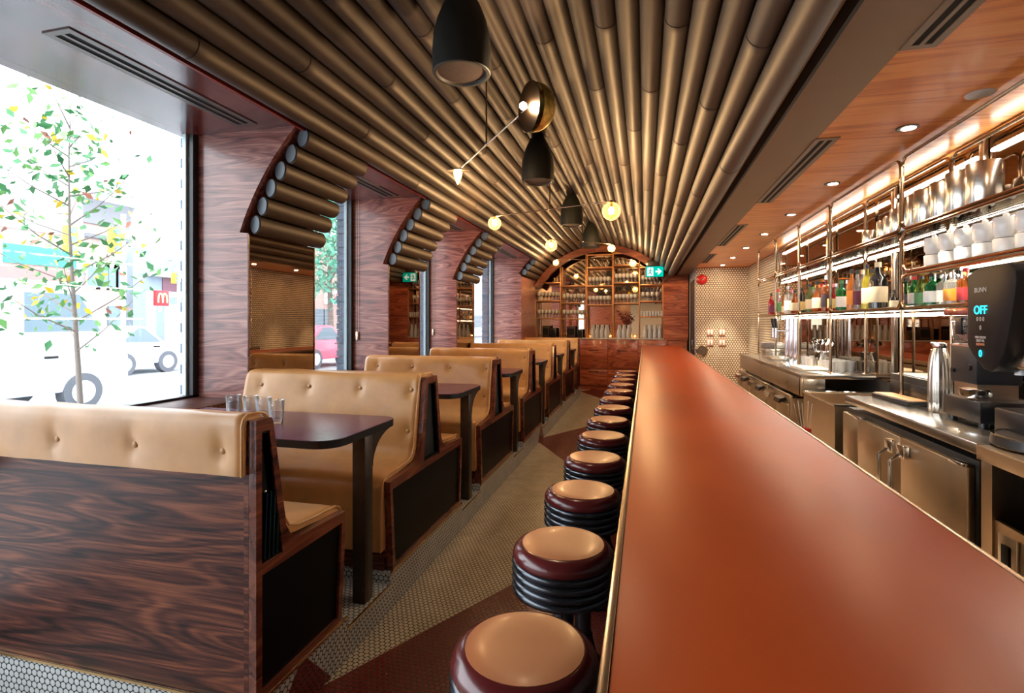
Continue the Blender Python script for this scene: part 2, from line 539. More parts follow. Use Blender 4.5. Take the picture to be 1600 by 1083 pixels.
# pillars: wood body with an arched shoulder, mirror on the room side
def pillar(y0, y1, xf, zk, i0, name):
    pts = [(XW - 0.03, 0), (xf, 0), (xf, zk)]
    t1 = VT0 + VDT * 0.45
    th = VT0 + VDT * (-i0 + 0.62)
    for q in range(12):
        t = th + (t1 - th) * q / 11
        pts.append(vp(VR + 0.07, t))
    pts += [(-2.16, ZS + 0.1), (XW - 0.03, ZS + 0.1)]
    struct(B().prism(pts, 'y', y0, y1).build(name, M_return))
pillar(2.95, 3.68, -2.6, 2.10, -6, 'wall_pillar_one')
pillar(4.93, 5.71, -2.6, 2.10, -6, 'wall_pillar_two')
pillar(6.96, 7.73, -2.6, 2.10, -6, 'wall_pillar_three')
pillar(10.2, 12.0, -2.42, 2.44, -3, 'wall_pillar_four')
for k, (a, b, lb) in enumerate([(2.95, 3.68, 'tall bronze mirror on the nearest pillar between the big window and the second window'),
                            (4.93, 5.71, 'tall bronze mirror on the middle pillar beside the third booth'),
                            (6.96, 7.73, 'narrow tall bronze mirror on the farthest of the three arched pillars')]):
    t = thing('pillar_mirror', lb, 'mirror', (-2.6, a, 0.9), 'mirrors on the window pillars')
    B().box(0.0, 0.006, 0.012, b - a - 0.012, 0.0, 1.2).build('mirror_glass', M_mirror, t)
    B().box(0, 0.010, 0.0, 0.012, 0, 1.2).build('mirror_edge', M_cap, t)
    B().box(0, 0.010, b - a - 0.012, b - a, 0, 1.2).build('mirror_edge', M_cap, t)
# bay soffit and its red lip
struct(B().box(XW - 0.1, -2.17, YN, 12.0, ZS, ZS + 0.1).build('ceiling_soffit', M_soffit))
struct(B().box(-2.178, -2.160, YN, 12.0, ZS - 0.035, ZS + 0.12).build('trim_3', M_red))
# vaulted backing above the tubes
ptsO, ptsI = [], []
tr_ = VT0 - VDT * 22.6
for q in range(41):
    t = (VT0 + VDT * 0.5) + (tr_ - VT0 - VDT * 0.5) * q / 40
    ptsI.append(vp(VR + 0.075, t))
    ptsO.append(vp(VR + 0.14, t))
struct(B().prism(ptsI + ptsO[::-1], 'y', YN, 12.0).build('ceiling_vault', M_vault))
# flat brown bulkhead and amber ceiling over the bar
struct(B().box(0.655, 0.907, YN, 12.2, ZC, ZC + 0.25).box(0.60, 0.655, YN, 12.2, ZC + 0.015, ZC + 0.25).build('ceiling_bulkhead', M_bulk))
struct(B().box(0.907, 2.1, YN, 12.2, ZC, ZC + 0.25).build('ceiling', M_ceil))
# walls
struct(B().box(1.80, 1.95, YN, 7.75, 0, ZC).build('wall_right', M_plaster))
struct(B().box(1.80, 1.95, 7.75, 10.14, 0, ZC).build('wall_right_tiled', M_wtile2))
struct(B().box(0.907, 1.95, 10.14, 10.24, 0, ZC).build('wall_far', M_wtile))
struct(B().box(-3.2, -0.75, YN - 0.12, YN, 0, 3.6).build('wall_near', M_cab))
struct(B().box(-0.75, 2.0, YN - 0.12, YN, 0, 3.6).build('wall_near_plaster', mat('cream_plaster', (0.78, 0.62, 0.42), 0.7)))
struct(B().box(-3.2, 2.2, YB, YB + 0.1, 0, 3.6).build('wall_end', M_plaster))
bb = B()
bb.box(0.907, 0.95, 10.24, 10.36, 0, ZC)
bb.box(0.907, 0.95, 11.5, YB, 0, ZC)
bb.box(0.907, 0.95, 10.36, 11.5, 2.32, ZC)
struct(bb.build('wall_side', mat('pale_jamb_wall', (0.5, 0.47, 0.42), 0.5)))
dr = struct(B().box(0.915, 0.945, 10.36, 11.5, 0, 2.32).build('door_1', mat('slate_door', (0.02, 0.025, 0.03), 0.4)))
B().cyl((0.87, 10.46, 1.0), (0.87, 10.46, 1.16), 0.009).cyl((0.915, 10.46, 1.0), (0.87, 10.46, 1.0), 0.007).cyl((0.915, 10.46, 1.16), (0.87, 10.46, 1.16), 0.007).build('door_handle', M_chrome, dr)
# mirror wall behind the bar shelf
struct(B().box(1.792, 1.80, 1.2, 7.72, 1.05, ZC).build('wall_right_mirror', M_mirror))

# ---------------------------------------------------------------- ceiling tubes
def tube_mesh(y0, y1, joints, name, m=M_tube):
    r = 0.0645
    prof = [(0, 0), (r - 0.004, 0), (r, 0.004)]
    for j in joints:
        z = j - y0
        prof += [(r, z - 0.004), (r - 0.005, z - 0.0035), (r - 0.005, z), (r + 0.0012, z + 0.0005), (r + 0.0012, z + 0.06), (r, z + 0.062)]
    prof += [(r, y1 - y0 - 0.004), (r - 0.004, y1 - y0), (0, y1 - y0)]
    return B().lathe(prof, 28, Matrix.Rotation(-PI / 2, 4, 'X')).build(name, m)
G = 'long bronze tubes along the vaulted ceiling'
for i in range(23):
    t = VT0 - VDT * i
    x, z = vp(VR, t)
    jo = [-2.9 + (i * 1.37) % 2.2]
    while jo[-1] < 9.5: jo.append(jo[-1] + 2.45)
    o = tube_mesh(YN, YB, jo, 'ceiling_tube')
    o.location = (x, YN, z)
    w = {0: 'long bronze ceiling tube nearest the windows, running along the red wood lip',
         22: 'long bronze ceiling tube nearest the bar, running along the brown bulkhead'}.get(i, 'long bronze ceiling tube, %s in the vault counted from the window side' % FIRST[i])
    tag(o, w, 'ceiling tube', G)
HT = ['topmost', 'second from top', 'third from top', 'third from bottom', 'second from bottom', 'lowest']
for pk, (a, b, ii, pn) in enumerate([(2.955, 3.70, 6, 'the nearest arched pillar'), (4.935, 5.73, 6, 'the middle arched pillar'), (6.965, 7.75, 6, 'the farthest arched pillar'), (10.205, 11.5, 3, 'the corner pier')]):
    for i in range(ii):
        x, z = vp(VR, VT0 + VDT * (i + 1))
        root = thing('pillar_tube', 'short bronze tube on %s, %s' % (pn, HT[i] if ii == 6 else ['topmost', 'middle one of three', 'lowest'][i]), 'ceiling tube', (x, a, z), 'short bronze tubes on the pillar shoulders')
        o = tube_mesh(0.03, b - a, [], 'tube_shell')
        o.location = (0, 0.03, 0)
        for v in o.data.vertices:
            if v.co.y < 0.05: v.co.y -= v.co.x * 0.42
        o.parent = root
        e_ = B().cyl((0, 0.024, 0), (0, 0.034, 0), 0.057, n=28).build('end_disc', M_tubeend, root)
        for v in e_.data.vertices: v.co.y -= v.co.x * 0.42

# ---------------------------------------------------------------- booth benches
def seat_profile(hw, top=0.973):
    """outline (y,z) of a half bench: back plane at y=0, seat towards +y"""
    return [(0, 0), (0.515, 0), (0.55, 0.455), (0.545, 0.475), (0.235, 0.49), (0.185, 0.51), (0.155, 0.56), (hw, top - 0.015), (hw - 0.01, top), (0, top)]
def mirror_y(pts): return [(-y, z) for y, z in pts][::-1]
def cushion(prof, x0, x1, dimples, nx=72, out=(0, 1)):
    """sweep a closed outline (y,z) along x, pressing dimples where the buttons sit"""
    b = B()
    rings = []
    n = len(prof)
    for i in range(nx + 1):
        x = x0 + (x1 - x0) * i / nx
        e = min(x - x0, x1 - x)
        k = 0.012 * max(0, 1 - e / 0.02) ** 2
        ring = []
        for (y, z, ny, nz, soft) in prof:
            d = k if soft else 0
            if soft:
                for (bx, by, bz) in dimples:
                    r2 = (x - bx) ** 2 + (y - by) ** 2 + (z - bz) ** 2
                    d += 0.016 * math.exp(-r2 / (2 * 0.018 ** 2)) + 0.006 * math.exp(-r2 / (2 * 0.06 ** 2))
                d -= 0.0015 * math.sin(x * 23 + z * 9) * math.sin(z * 14 + x * 3)
            ring.append(b.bm.verts.new((x, y - ny * d, z - nz * d)))
        rings.append(ring)
    for A, C in zip(rings, rings[1:]):
        for k in range(n):
            b.bm.faces.new((A[k], A[(k + 1) % n], C[(k + 1) % n], C[k]))
    b.bm.faces.new(rings[0][::-1])
    b.bm.faces.new(rings[-1])
    return b
def path_samples(pts, step=0.03):
    out = []
    for a, c in zip(pts, pts[1:]):
        L = math.dist(a, c)
        m = max(1, int(L / step))
        for q in range(m):
            out.append((a[0] + (c[0] - a[0]) * q / m, a[1] + (c[1] - a[1]) * q / m))
    out.append(pts[-1])
    return out
def leather_profile(front, back):
    """front = visible polyline (gets normals, soft), back = hidden polyline closing the outline"""
    fr = path_samples(front)
    out = []
    for i, p in enumerate(fr):
        a, c = fr[max(i - 1, 0)], fr[min(i + 1, len(fr) - 1)]
        t = Vector((c[0] - a[0], c[1] - a[1])).normalized()
        out.append((p[0], p[1], t.y, -t.x, True))
    for p in back:
        out.append((p[0], p[1], 0, 0, False))
    return out
BX0 = -1.29      # wall end of a bench in its own frame; aisle end is x = 0
BTX = [-1.16, -0.80, -0.435, -0.088]
def half_leather(s, hw, root, single):
    """leather of one side; s = +1 faces +y, -1 faces -y"""
    f = lambda L: [(y * s, z) for y, z in L]
    back = f([(0.585, 0.12), (0.578, 0.30), (0.572, 0.44), (0.555, 0.485), (0.52, 0.502), (0.40, 0.507), (0.27, 0.515), (0.215, 0.535), (0.19, 0.575), (0.165, 0.70), (0.115, 0.93), (0.10, 0.968), (0.075, 0.988), (0.04, 0.993)])
    if single:
        back += f([(0.0, 0.992), (-0.018, 0.98), (-0.026, 0.955), (-0.026, 0.90), (-0.026, 0.785)])
        hid = f([(-0.006, 0.785), (-0.002, 0.96), (0.05, 0.965), (0.09, 0.93), (0.15, 0.55), (0.2, 0.5), (0.53, 0.47), (0.53, 0.12)])
    else:
        back += f([(0.0, 0.992)])
        hid = f([(0.0, 0.965), (0.05, 0.965), (0.09, 0.93), (0.15, 0.55), (0.2, 0.5), (0.53, 0.47), (0.53, 0.12)])
    prof = leather_profile(back, hid)
    if s > 0:
        prof = [(y, z, -ny if False else ny, nz, so) for y, z, ny, nz, so in prof]
    # outward normals: flip when they point inwards
    fixed = []
    for (y, z, ny, nz, so) in prof:
        if so:
            cy, cz = 0.2 * s, 0.35
            if (z > 0.6):
                cy, cz = 0.05 * s, min(z, 0.9)
            if (ny * (y - cy) + nz * (z - cz)) < 0:
                ny, nz = -ny, -nz
        fixed.append((y, z, ny, nz, so))
    dims = []
    for bx in BTX:
        for (by, bz) in ((0.122, 0.90), (0.173, 0.66)):
            dims.append((bx, by * s, bz))
        if single and bx > -1.0: dims.append(({-0.80: -0.889, -0.435: -0.514, -0.088: -0.129}[bx], -0.026 * s, 0.865))
    lea = cushion(fixed, BX0, -0.036, dims).build('upholstery', M_leather, root, ang=50)
    for (bx, by, bz) in dims:
        onback = single and abs(by + 0.026 * s) < 1e-4
        ny = -s if onback else s
        c = Vector((bx, by - ny * (0.017 if onback else 0.014), bz))
        B().sphere(c, 0.012, 14, (1, 0.4, 1)).build('button', M_button, lea)
    # piping along the aisle edge
    pts = [(-0.036, y, z) for (y, z) in back]
    B().tube(pts, 0.005, 6).build('piping', M_leather, lea)
def make_bench(single, label, loc, flip=False):
    root = thing('booth_bench', label, 'bench', loc, 'tan leather booth benches')
    hw = 0.085
    if single:
        out = [(0, 0)] + seat_profile(hw)[1:]
    else:
        p = seat_profile(hw)
        out = p[1:-1] + mirror_y(p[1:-1])
    if flip: out = [(-y, z) for y, z in out]
    # recesses in the aisle cap
    if single:
        low = [(0.035, 0.035), (0.49, 0.035), (0.52, 0.43), (0.21, 0.445), (0.035, 0.405)][:]
        low = [(0.03, 0.03), (0.488, 0.03), (0.522, 0.438), (0.03, 0.405)]
        low = [(0.03, 0.03), (0.488, 0.03), (0.52, 0.432), (0.03, 0.432)]
        upp = [(0.028, 0.468), (0.135, 0.468), (0.066, 0.93), (0.028, 0.93)]
        rec = [low, upp]
    else:
        rec = [[(-0.488, 0.03), (0.488, 0.03), (0.52, 0.432), (-0.52, 0.432)], [(-0.125, 0.468), (0.125, 0.468), (0.058, 0.935), (-0.058, 0.935)]]
    if flip: rec = [[(-y, z) for y, z in l] for l in rec]
    B().prism([out] + rec, 'x', -0.03, 0.0).build('aisle_cap', M_cap, root)
    B().prism(out, 'x', -0.05, -0.031).build('cap_backing', M_panel, root)
    lw, up = rec
    B().prism(lw, 'x', -0.031, -0.012).build('kick_panel', M_black, root)
    def sh(L, k):
        cy = sum(p[0] for p in L) / 4; cz = sum(p[1] for p in L) / 4
        return [(cy + (y - cy) * k, cz + (z - cz) * (1 - (1 - k) * 0.3)) for y, z in L]
    B().prism([up, sh(up, 0.86)], 'x', -0.031, -0.006).build('slot_frame', M_black, root)
    B().prism(up, 'x', -0.0315, -0.030).build('slot_back', M_slot, root)
    # carcass
    if single:
        s = -1 if flip else 1
        car = [(0, 0), (0.53 * s, 0), (0.53 * s, 0.47), (0.2 * s, 0.49), (0.15 * s, 0.55), (0.08 * s, 0.95), (0, 0.95)]
        B().prism(car, 'x', BX0, -0.05).build('carcass', M_panel, root)
        half_leather(s, hw, root, True)
    else:
        car = [(0.53, 0), (0.53, 0.47), (0.2, 0.49), (0.15, 0.55), (0.07, 0.95)]
        car = car + mirror_y(car)
        B().prism(car, 'x', BX0, -0.05).build('carcass', M_panel, root)
        half_leather(1, hw, root, False)
        half_leather(-1, hw, root, False)
    return root
make_bench(True, 'nearest booth bench, seen from behind with its large rosewood back panel and buttoned leather band', (XP, BY[0], ZP))
b2 = make_bench(False, 'double sided tan leather booth bench facing the table with the four tumblers', (XP, BY[1], ZP))
BL = ['second double sided booth bench, between the second and third tables', 'third double sided booth bench, between the third and fourth tables',
      'fourth double sided booth bench, between the fourth and fifth tables', 'farthest double sided booth bench, between the fifth and sixth tables']
for k in range(4):
    copy_tree(b2, (XP, BY[2 + k], ZP), label=BL[k])
make_bench(True, 'last booth bench, single sided, backing onto the end wall cabinet', (XP, BY[6], ZP), flip=True)
# menus and cutlery standing in the slot of the nearest bench cap
for k in range(4):
    o = B().prism([(-0.04 + 0.0, 0), (0.0, 0), (0.0, 0.235), (-0.04, 0.235)], 'y', 0, 0.006).build('menu', mat('dark_blue_menu_%d' % k, (0.01, 0.016 + 0.006 * k, 0.03), 0.25), None)
    o.location = (XP - 0.03 + 0.028, BY[0] + 0.042 + 0.021 * k, ZP + 0.475)
    for v in o.data.vertices: v.co.x = v.co.x * 0.5
    o.rotation_euler = (math.radians(-3 + 2 * k * 0), 0, 0)
    tag(o, 'dark narrow menu in the nearest bench slot, %s' % ['first from the back', 'second from the back', 'third from the back', 'closest to the seat'][k], 'menu', 'menus in the bench slot')
    if k != 1:
        B().sphere((-0.01, 0.003, 0.24), 0.006, 10).build('clip', M_chrome, o)

# ---------------------------------------------------------------- tables
def rounded(x0, x1, y0, y1, r0, r1, n=7):
    """rectangle rounded at the +x corners: r0 at low y, r1 at high y"""
    p = [(x0, y0)]
    for q in range(n + 1):
        a = -PI / 2 + PI / 2 * q / n
        p.append((x1 - r0 + r0 * math.cos(a), y0 + r0 + r0 * math.sin(a)))
    for q in range(n + 1):
        a = PI / 2 * q / n
        p.append((x1 - r1 + r1 * math.cos(a), y1 - r1 + r1 * math.sin(a)))
    p.append((x0, y1))
    return p
def make_table(label, loc):
    root = thing('booth_table', label, 'table', loc, 'plum topped booth tables')
    H = 0.982 - ZF
    B().prism(rounded(-1.29, 0.0, -0.315, 0.315, 0.11, 0.09), 'z', H - 0.036, H - 0.002).build('table_edge', M_blackm, root)
    B().prism(rounded(-1.288, -0.003, -0.312, 0.312, 0.107, 0.087), 'z', H - 0.002, H).build('table_top', M_plum, root)
    zt = H - 0.036
    lg = B()
    lg.box(-0.075, -0.005, -0.035, 0.04, 0, zt, bev=0.004)
    lg.build('leg', M_steelbr, root)
    pts = [(0.03, zt), (0.03, zt - 0.16)]
    for q in range(9):
        a = PI / 2 * q / 8
        pts.append((0.04 + 0.22 * (1 - math.cos(a)), zt - 0.16 + 0.16 * math.sin(a)))
    B().prism(pts[:2] + pts[2:], 'x', -0.075, -0.005).build('leg_bracket', M_steelbr, root)
    B().box(-0.25, -0.07, -0.02, 0.02, zt - 0.02, zt).box(-1.1, -0.07, -0.03, 0.03, zt - 0.012, zt).build('support_rail', M_blackm, root)
    return root
TL = ['plum topped table in the nearest booth with four tumblers at its window end', 'second booth table, set before the third bench', 'third booth table, before the fourth bench',
      'fourth booth table, before the fifth bench', 'fifth booth table, before the sixth bench', 'farthest booth table, before the last bench']
tb = make_table(TL[0], (XP - 0.02, 2.29, ZF))
for k in range(1, 6): copy_tree(tb, (XP - 0.02, 2.29 + 1.524 * k - 0.0, ZF), label=TL[k])
for k, (x, y) in enumerate([(-2.19, 2.386), (-2.07, 2.377), (-1.963, 2.347), (-1.836, 2.288)]):
    g = B().lathe([(0, 0.001), (0.031, 0), (0.034, 0.02), (0.039, 0.118), (0.0375, 0.1185), (0.0365, 0.116), (0.0325, 0.022), (0.0, 0.016)], 28).build('tumbler', M_tumbler, None, (x, y, 0.982))
    tag(g, 'clear straight tumbler on the nearest table, %s' % ['closest to the window', 'second from the window', 'third from the window', 'closest to the aisle'][k], 'glass', 'four tumblers on the nearest table')

# ---------------------------------------------------------------- bar stools
def make_stool(label, loc):
    root = thing('bar_stool', label, 'stool', loc, 'round bar stools in a row')
    R = 0.166
    prof = [(0.130, 0.776), (0.136, 0.7755), (0.150, 0.769), (0.161, 0.757), (R, 0.742), (0.162, 0.731), (0, 0.731)]
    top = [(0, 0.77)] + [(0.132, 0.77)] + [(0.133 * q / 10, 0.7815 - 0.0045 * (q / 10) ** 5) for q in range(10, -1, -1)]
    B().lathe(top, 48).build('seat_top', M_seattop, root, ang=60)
    B().lathe(prof[::-1], 48).build('seat', M_seat, root, ang=60)
    z = 0.731
    for k in range(4):
        h = 0.0265
        B().lathe([(0.12, z), (R - 0.008, z), (R - 0.001, z - 0.004), (R + 0.002, z - h / 2), (R - 0.001, z - h + 0.004), (R - 0.010, z - h), (0.12, z - h)], 48).build('ring', M_ring, root, ang=50)
        z -= h
    B().lathe([(0, z), (R - 0.012, z), (R - 0.03, z - 0.012), (0.06, z - 0.018), (0, z - 0.018)], 40).build('seat_pan', M_blackm, root)
    B().cyl((0, 0, 0.03), (0, 0, z - 0.01), 0.036, n=28).build('column', M_ring, root)
    B().lathe([(0, 0), (0.105, 0), (0.108, 0.012), (0.10, 0.022), (0.062, 0.06), (0.045, 0.13), (0.04, 0.17), (0, 0.17)], 32).build('base_flange', M_blackm, root)
    return root
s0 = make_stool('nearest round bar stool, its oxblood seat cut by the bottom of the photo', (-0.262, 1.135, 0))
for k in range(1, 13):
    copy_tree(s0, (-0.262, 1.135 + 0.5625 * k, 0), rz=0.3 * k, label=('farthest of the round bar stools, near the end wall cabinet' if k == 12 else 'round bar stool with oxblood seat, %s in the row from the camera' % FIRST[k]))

# ---------------------------------------------------------------- bar counter
root = thing('bar_counter', 'long bar counter with a copper red top and slim metal edge', 'bar counter', (0, -0.9, 0))
zt = 1.07
outl = [(-0.042, 0), (0.608, 0), (0.608, 8.6 + 0.9 - 0.0), (0.608, 10.55), (0.55, 10.85), (-0.042, 10.85)]
B().prism(outl, 'z', zt - 0.035, zt, bev=0.004).build('bar_top', M_bar, root)
tr = B()
tr.box(-0.055, -0.042, -0.0, 10.86, zt - 0.045, zt + 0.001, bev=0.002)
tr.box(0.608, 0.618, -0.0, 10.55, zt - 0.045, zt + 0.001, bev=0.002)
tr.build('edge_trim', M_trim, root)
B().box(-0.035, 0.6, 0.0, 10.8, zt - 0.06, zt - 0.035).build('sub_top', M_barfront, root)
B().box(0.13, 0.55, 0.0, 10.75, 0.0, zt - 0.06).build('bar_body', M_barfront, root)
B().box(0.55, 0.565, 0.0, 10.7, 0.08, zt - 0.07).build('bounce_panel', M_inox, root)  # unseen steel sheet added to reflect light onto the fridge fronts
B().tube([(0.02, 0.0, 0.18), (0.02, 10.7, 0.18)], 0.019, 12).build('foot_rail', M_abrass, root)
bb = B()
for k in range(8): bb.cyl((0.02, 0.6 + 1.4 * k, 0.18), (0.13, 0.6 + 1.4 * k, 0.18), 0.01)
bb.build('rail_bracket', M_abrass, root)

# ---------------------------------------------------------------- hanging lamps and bells
bellp = [(-0.905, 2.50, 2.762), (-0.955, 4.68, 2.785), (-0.95, 6.9, 2.785), (-0.90, 8.95, 2.78)]
BLb = ['large dark bell pendant nearest the camera, cut by the top of the photo', 'second dark bell pendant, hanging beside the first brass lamp', 'third dark bell pendant, crossed by the second lamp rod', 'farthest dark bell pendant, before the end wall arch']
root = None
for k, (x, y, z) in enumerate(bellp):
    if root is None:
        root = thing('bell_pendant', BLb[0], 'pendant', (x, y, z), 'dark bell pendants')
        B().lathe([(0.143, 0.0), (0.147, 0.004), (0.149, 0.10), (0.143, 0.19), (0.125, 0.27), (0.095, 0.345), (0.055, 0.42), (0.02, 0.475), (0.008, 0.49), (0, 0.49)], 40).build('bell_shell', M_bell, root)
        B().lathe([(0, 0.012), (0.122, 0.012), (0.126, 0.004), (0.143, 0.0), (0.146, 0.004), (0.146, 0.02), (0, 0.02)], 40).build('mesh_disc', M_bellin, root)
        B().lathe([(0.123, 0.008), (0.128, -0.001), (0.143, -0.001), (0.147, 0.006), (0.143, 0.012)], 40).build('rim', M_bell, root)
        B().cyl((0, 0, 0.48), (0, 0, 0.62), 0.006, n=8).build('cord', M_blackp, root)
        B().cyl((0, 0, 0.55), (0, 0, 0.60), 0.05, n=24).build('ceiling_cap', M_blackm, root)
    else:
        copy_tree(root, (x, y, z), label=BLb[k])
M_discb = mat('dark_bronze_disc', (0.05, 0.032, 0.02), 0.32, metal=1)
def lamp_end(p, d, kind, root, r=0.13):
    """p position, d direction outwards from the rod centre"""
    p, d = Vector(p), Vector(d).normalized()
    if kind == 'bowl':
        n = Vector((-0.78, -0.62, -0.05)).normalized() * 1
        M = Matrix.Translation(p) @ (-n).to_track_quat('Z', 'Y').to_matrix().to_4x4()
        B().lathe([(0, 0.004), (r, 0.004), (r + 0.002, 0.002), (r, 0.0), (0, 0.0)], 40, M).build('disc', M_discb, root)
        prof = [(r * 0.98 * math.sin(a), 0.015 + 0.115 * math.cos(a)) for a in [q * PI / 2 / 9 for q in range(10)]]
        prof += [(r * 0.94 * math.sin(a), 0.015 + 0.108 * math.cos(a)) for a in [q * PI / 2 / 9 for q in range(9, -1, -1)]]
        B().lathe(prof, 40, Matrix.Translation(n * -0.015) @ M).build('bowl', M_gold, root)
        B().sphere(p + n * 0.032, 0.02, 16).build('bulb', M_bulb, root)
    elif kind == 'globe':
        q = p + Vector((0, 0, -r - 0.005))
        B().sphere(q, r, 32).build('globe', M_globe, root)
        B().sphere(q + Vector((0, 0, 0.01)), 0.027, 16, (1, 1, 1.2)).build('bulb', M_bulb, root)
        B().cyl(q + Vector((0, 0, 0.04)), p + Vector((0, 0, 0.01)), 0.013).build('socket', M_abrass, root)
    else:
        B().lathe([(0, 0.0), (0.09, -0.006), (0.092, -0.004), (0.03, 0.014), (0, 0.016)], 36, Matrix.Translation(p) @ Matrix.Rotation(0.15, 4, 'X')).build('dish', M_trim, root)
        B().sphere(p + Vector((0, 0, -0.02)), 0.024, 16, (1, 1, 1)).build('bulb', M_bulb, root)
        B().lathe([(0, -0.115), (0.012, -0.10), (0.032, -0.045), (0.036, -0.02), (0.03, 0.0)], 24, Matrix.Translation(p)).build('cone_glass', M_globe, root)
def mobile(label, a, b, ka, kb, ra, rb):
    a, b = Vector(a), Vector(b)
    c = (a + b) / 2
    root = thing('mobile_lamp', label, 'lamp', c, 'two armed brass hanging lamps')
    a -= c; b -= c
    zt = VC[1] + math.sqrt(VR * VR - (c.x - VC[0]) ** 2) - 0.03 - c.z
    B().cyl((0, 0, 0), (0, 0, zt), 0.006, n=10).build('stem', M_abrass, root)
    B().lathe([(0, zt - 0.02), (0.05, zt - 0.02), (0.05, zt), (0, zt)], 24).build('ceiling_cap', M_abrass, root)
    B().cyl(a, b, 0.006, n=10).sphere((0, 0, 0), 0.012, 12).build('arm', M_trim, root)
    lamp_end(a, a, ka, root, ra)
    lamp_end(b, b, kb, root, rb)
mobile('nearest brass lamp with a gold bowl and a small glowing dish on a slanting rod', (-1.44, 3.89, 2.705), (-0.605, 2.72, 2.655), 'dish', 'bowl', 0.09, 0.13)
mobile('second brass lamp with a globe at each end, right globe amber glass', (-1.66, 5.68, 2.705), (-0.335, 5.40, 2.735), 'globe', 'globe', 0.075, 0.095)
mobile('third brass lamp from the camera, its two glowing globes flanking the farthest bell pendant', (-1.32, 7.44, 2.70), (-0.51, 8.25, 2.72), 'globe', 'globe', 0.085, 0.06)
mobile('farthest brass lamp with two glowing globes hanging right before the glassware shelves', (-1.74, 10.35, 2.76), (-0.24, 10.75, 2.76), 'globe', 'globe', 0.06, 0.07)

# ---------------------------------------------------------------- slots, downlights, cords
def vent(label, x0, x1, y0, y1, z, m):
    t = thing('slot_vent', label, 'vent', ((x0 + x1) / 2, (y0 + y1) / 2, z), 'long slot vents in the ceilings')
    hx, hy = (x1 - x0) / 2, (y1 - y0) / 2
    fr = [(-hx, -hy), (hx, -hy), (hx, hy), (-hx, hy)]
    s1 = [(-hx * 0.55, -hy + 0.03), (-hx * 0.12, -hy + 0.03), (-hx * 0.12, hy - 0.03), (-hx * 0.55, hy - 0.03)]
    s2 = [(hx * 0.12, -hy + 0.03), (hx * 0.55, -hy + 0.03), (hx * 0.55, hy - 0.03), (hx * 0.12, hy - 0.03)]
    B().prism([fr, s1, s2], 'z', -0.006, 0).build('frame', m, t)
    for sq in (s1, s2):
        B().prism(sq, 'z', -0.002, 0.0).build('slot', M_slot, t)
M_ventg = mat('grey_vent_frame', (0.16, 0.13, 0.12), 0.35, metal=0.3)
for k, (a, b) in enumerate([(1.72, 2.86), (3.80, 4.85), (5.83, 6.88), (7.9, 10.1)]):
    vent(['long slot vent in the wood soffit above the big window', 'slot vent in the soffit above the second window', 'slot vent in the soffit above the third window', 'slot vent in the soffit above the farthest window'][k], -2.60, -2.44, a, b, ZS, M_ventg)
for k, (a, b) in enumerate([(0.3, 2.2), (3.15, 4.73), (5.74, 7.26), (8.1, 9.3)]):
    vent('slot vent between the brown bulkhead and the amber ceiling, %s one' % ORD[k], 0.90, 1.02, a, b, ZC, mat('taupe_vent_%d' % k, (0.2, 0.14, 0.09), 0.4))
def downlight(x, y, label):
    t = thing('downlight', label, 'downlight', (x, y, ZC), 'recessed downlights over the bar')
    B().lathe([(0.043, 0.0), (0.043, -0.004), (0.05, -0.004), (0.05, 0.0)], 32).build('ring', M_blackm, t)
    B().lathe([(0, -0.003), (0.043, -0.003), (0.043, 0), (0, 0)], 32).build('recess', M_slot, t)
    B().cyl((0.008, 0.006, -0.0045), (0.008, 0.006, -0.0035), 0.03, n=24).build('lamp_face', M_down, t)
    L_ = bpy.data.lights.new('lamp_beam', 'SPOT')
    L_.energy = SPOT
    L_.color = (1.0, 0.80, 0.58)
    L_.spot_size = math.radians(54)
    L_.spot_blend = 0.5
    L_.shadow_soft_size = 0.03
    lo = bpy.data.objects.new('lamp_beam', L_)
    COL.objects.link(lo)
    lo.parent = t
    lo.location = (0.008, 0.006, -0.03)
for k, y in enumerate((1.98, -1.2, -3.2)):  # out of view, added to light the near bar and the wall behind
    downlight(1.305, y, 'added unseen downlight in the amber ceiling, %s one behind the front edge of the view' % FIRST[k])
for k in range(7):
    downlight(1.305, 3.09 + 1.11 * k if k < 6 else 9.7, 'round downlight in the amber ceiling above the back bar, %s from the camera' % FIRST[k] if k else 'nearest round downlight in the amber ceiling above the back bar')
o = B().lathe([(0, -0.006), (0.05, -0.006), (0.054, -0.003), (0.054, 0), (0, 0)], 36).build('ceiling_speaker', mat('grey_grille', (0.55, 0.55, 0.55), 0.5), None, (1.42, 2.71, ZC))
tag(o, 'round grey flush disc in the amber ceiling at the top right', 'speaker')
for k, (y, lb) in enumerate([(4.93, 'looped blind cord with a small weight hanging on the middle pillar'), (6.96, 'looped blind cord with a small weight hanging on the farthest arched pillar')]):
    t = thing('blind_cord', lb, 'cord', (-2.95, y - 0.012, 1.34), 'blind cords')
    for dx in (-0.014, 0.014):
        B().cyl((dx, 0, 0.05), (dx, 0, ZS - 1.34), 0.0022, n=6).build('cord', mat('cord_white_%d_%d' % (k, dx > 0), (0.75, 0.6, 0.6), 0.5), t)
    B().box(-0.017, 0.017, -0.009, 0.009, -0.03, 0.06, bev=0.006).build('weight', M_trim, t)

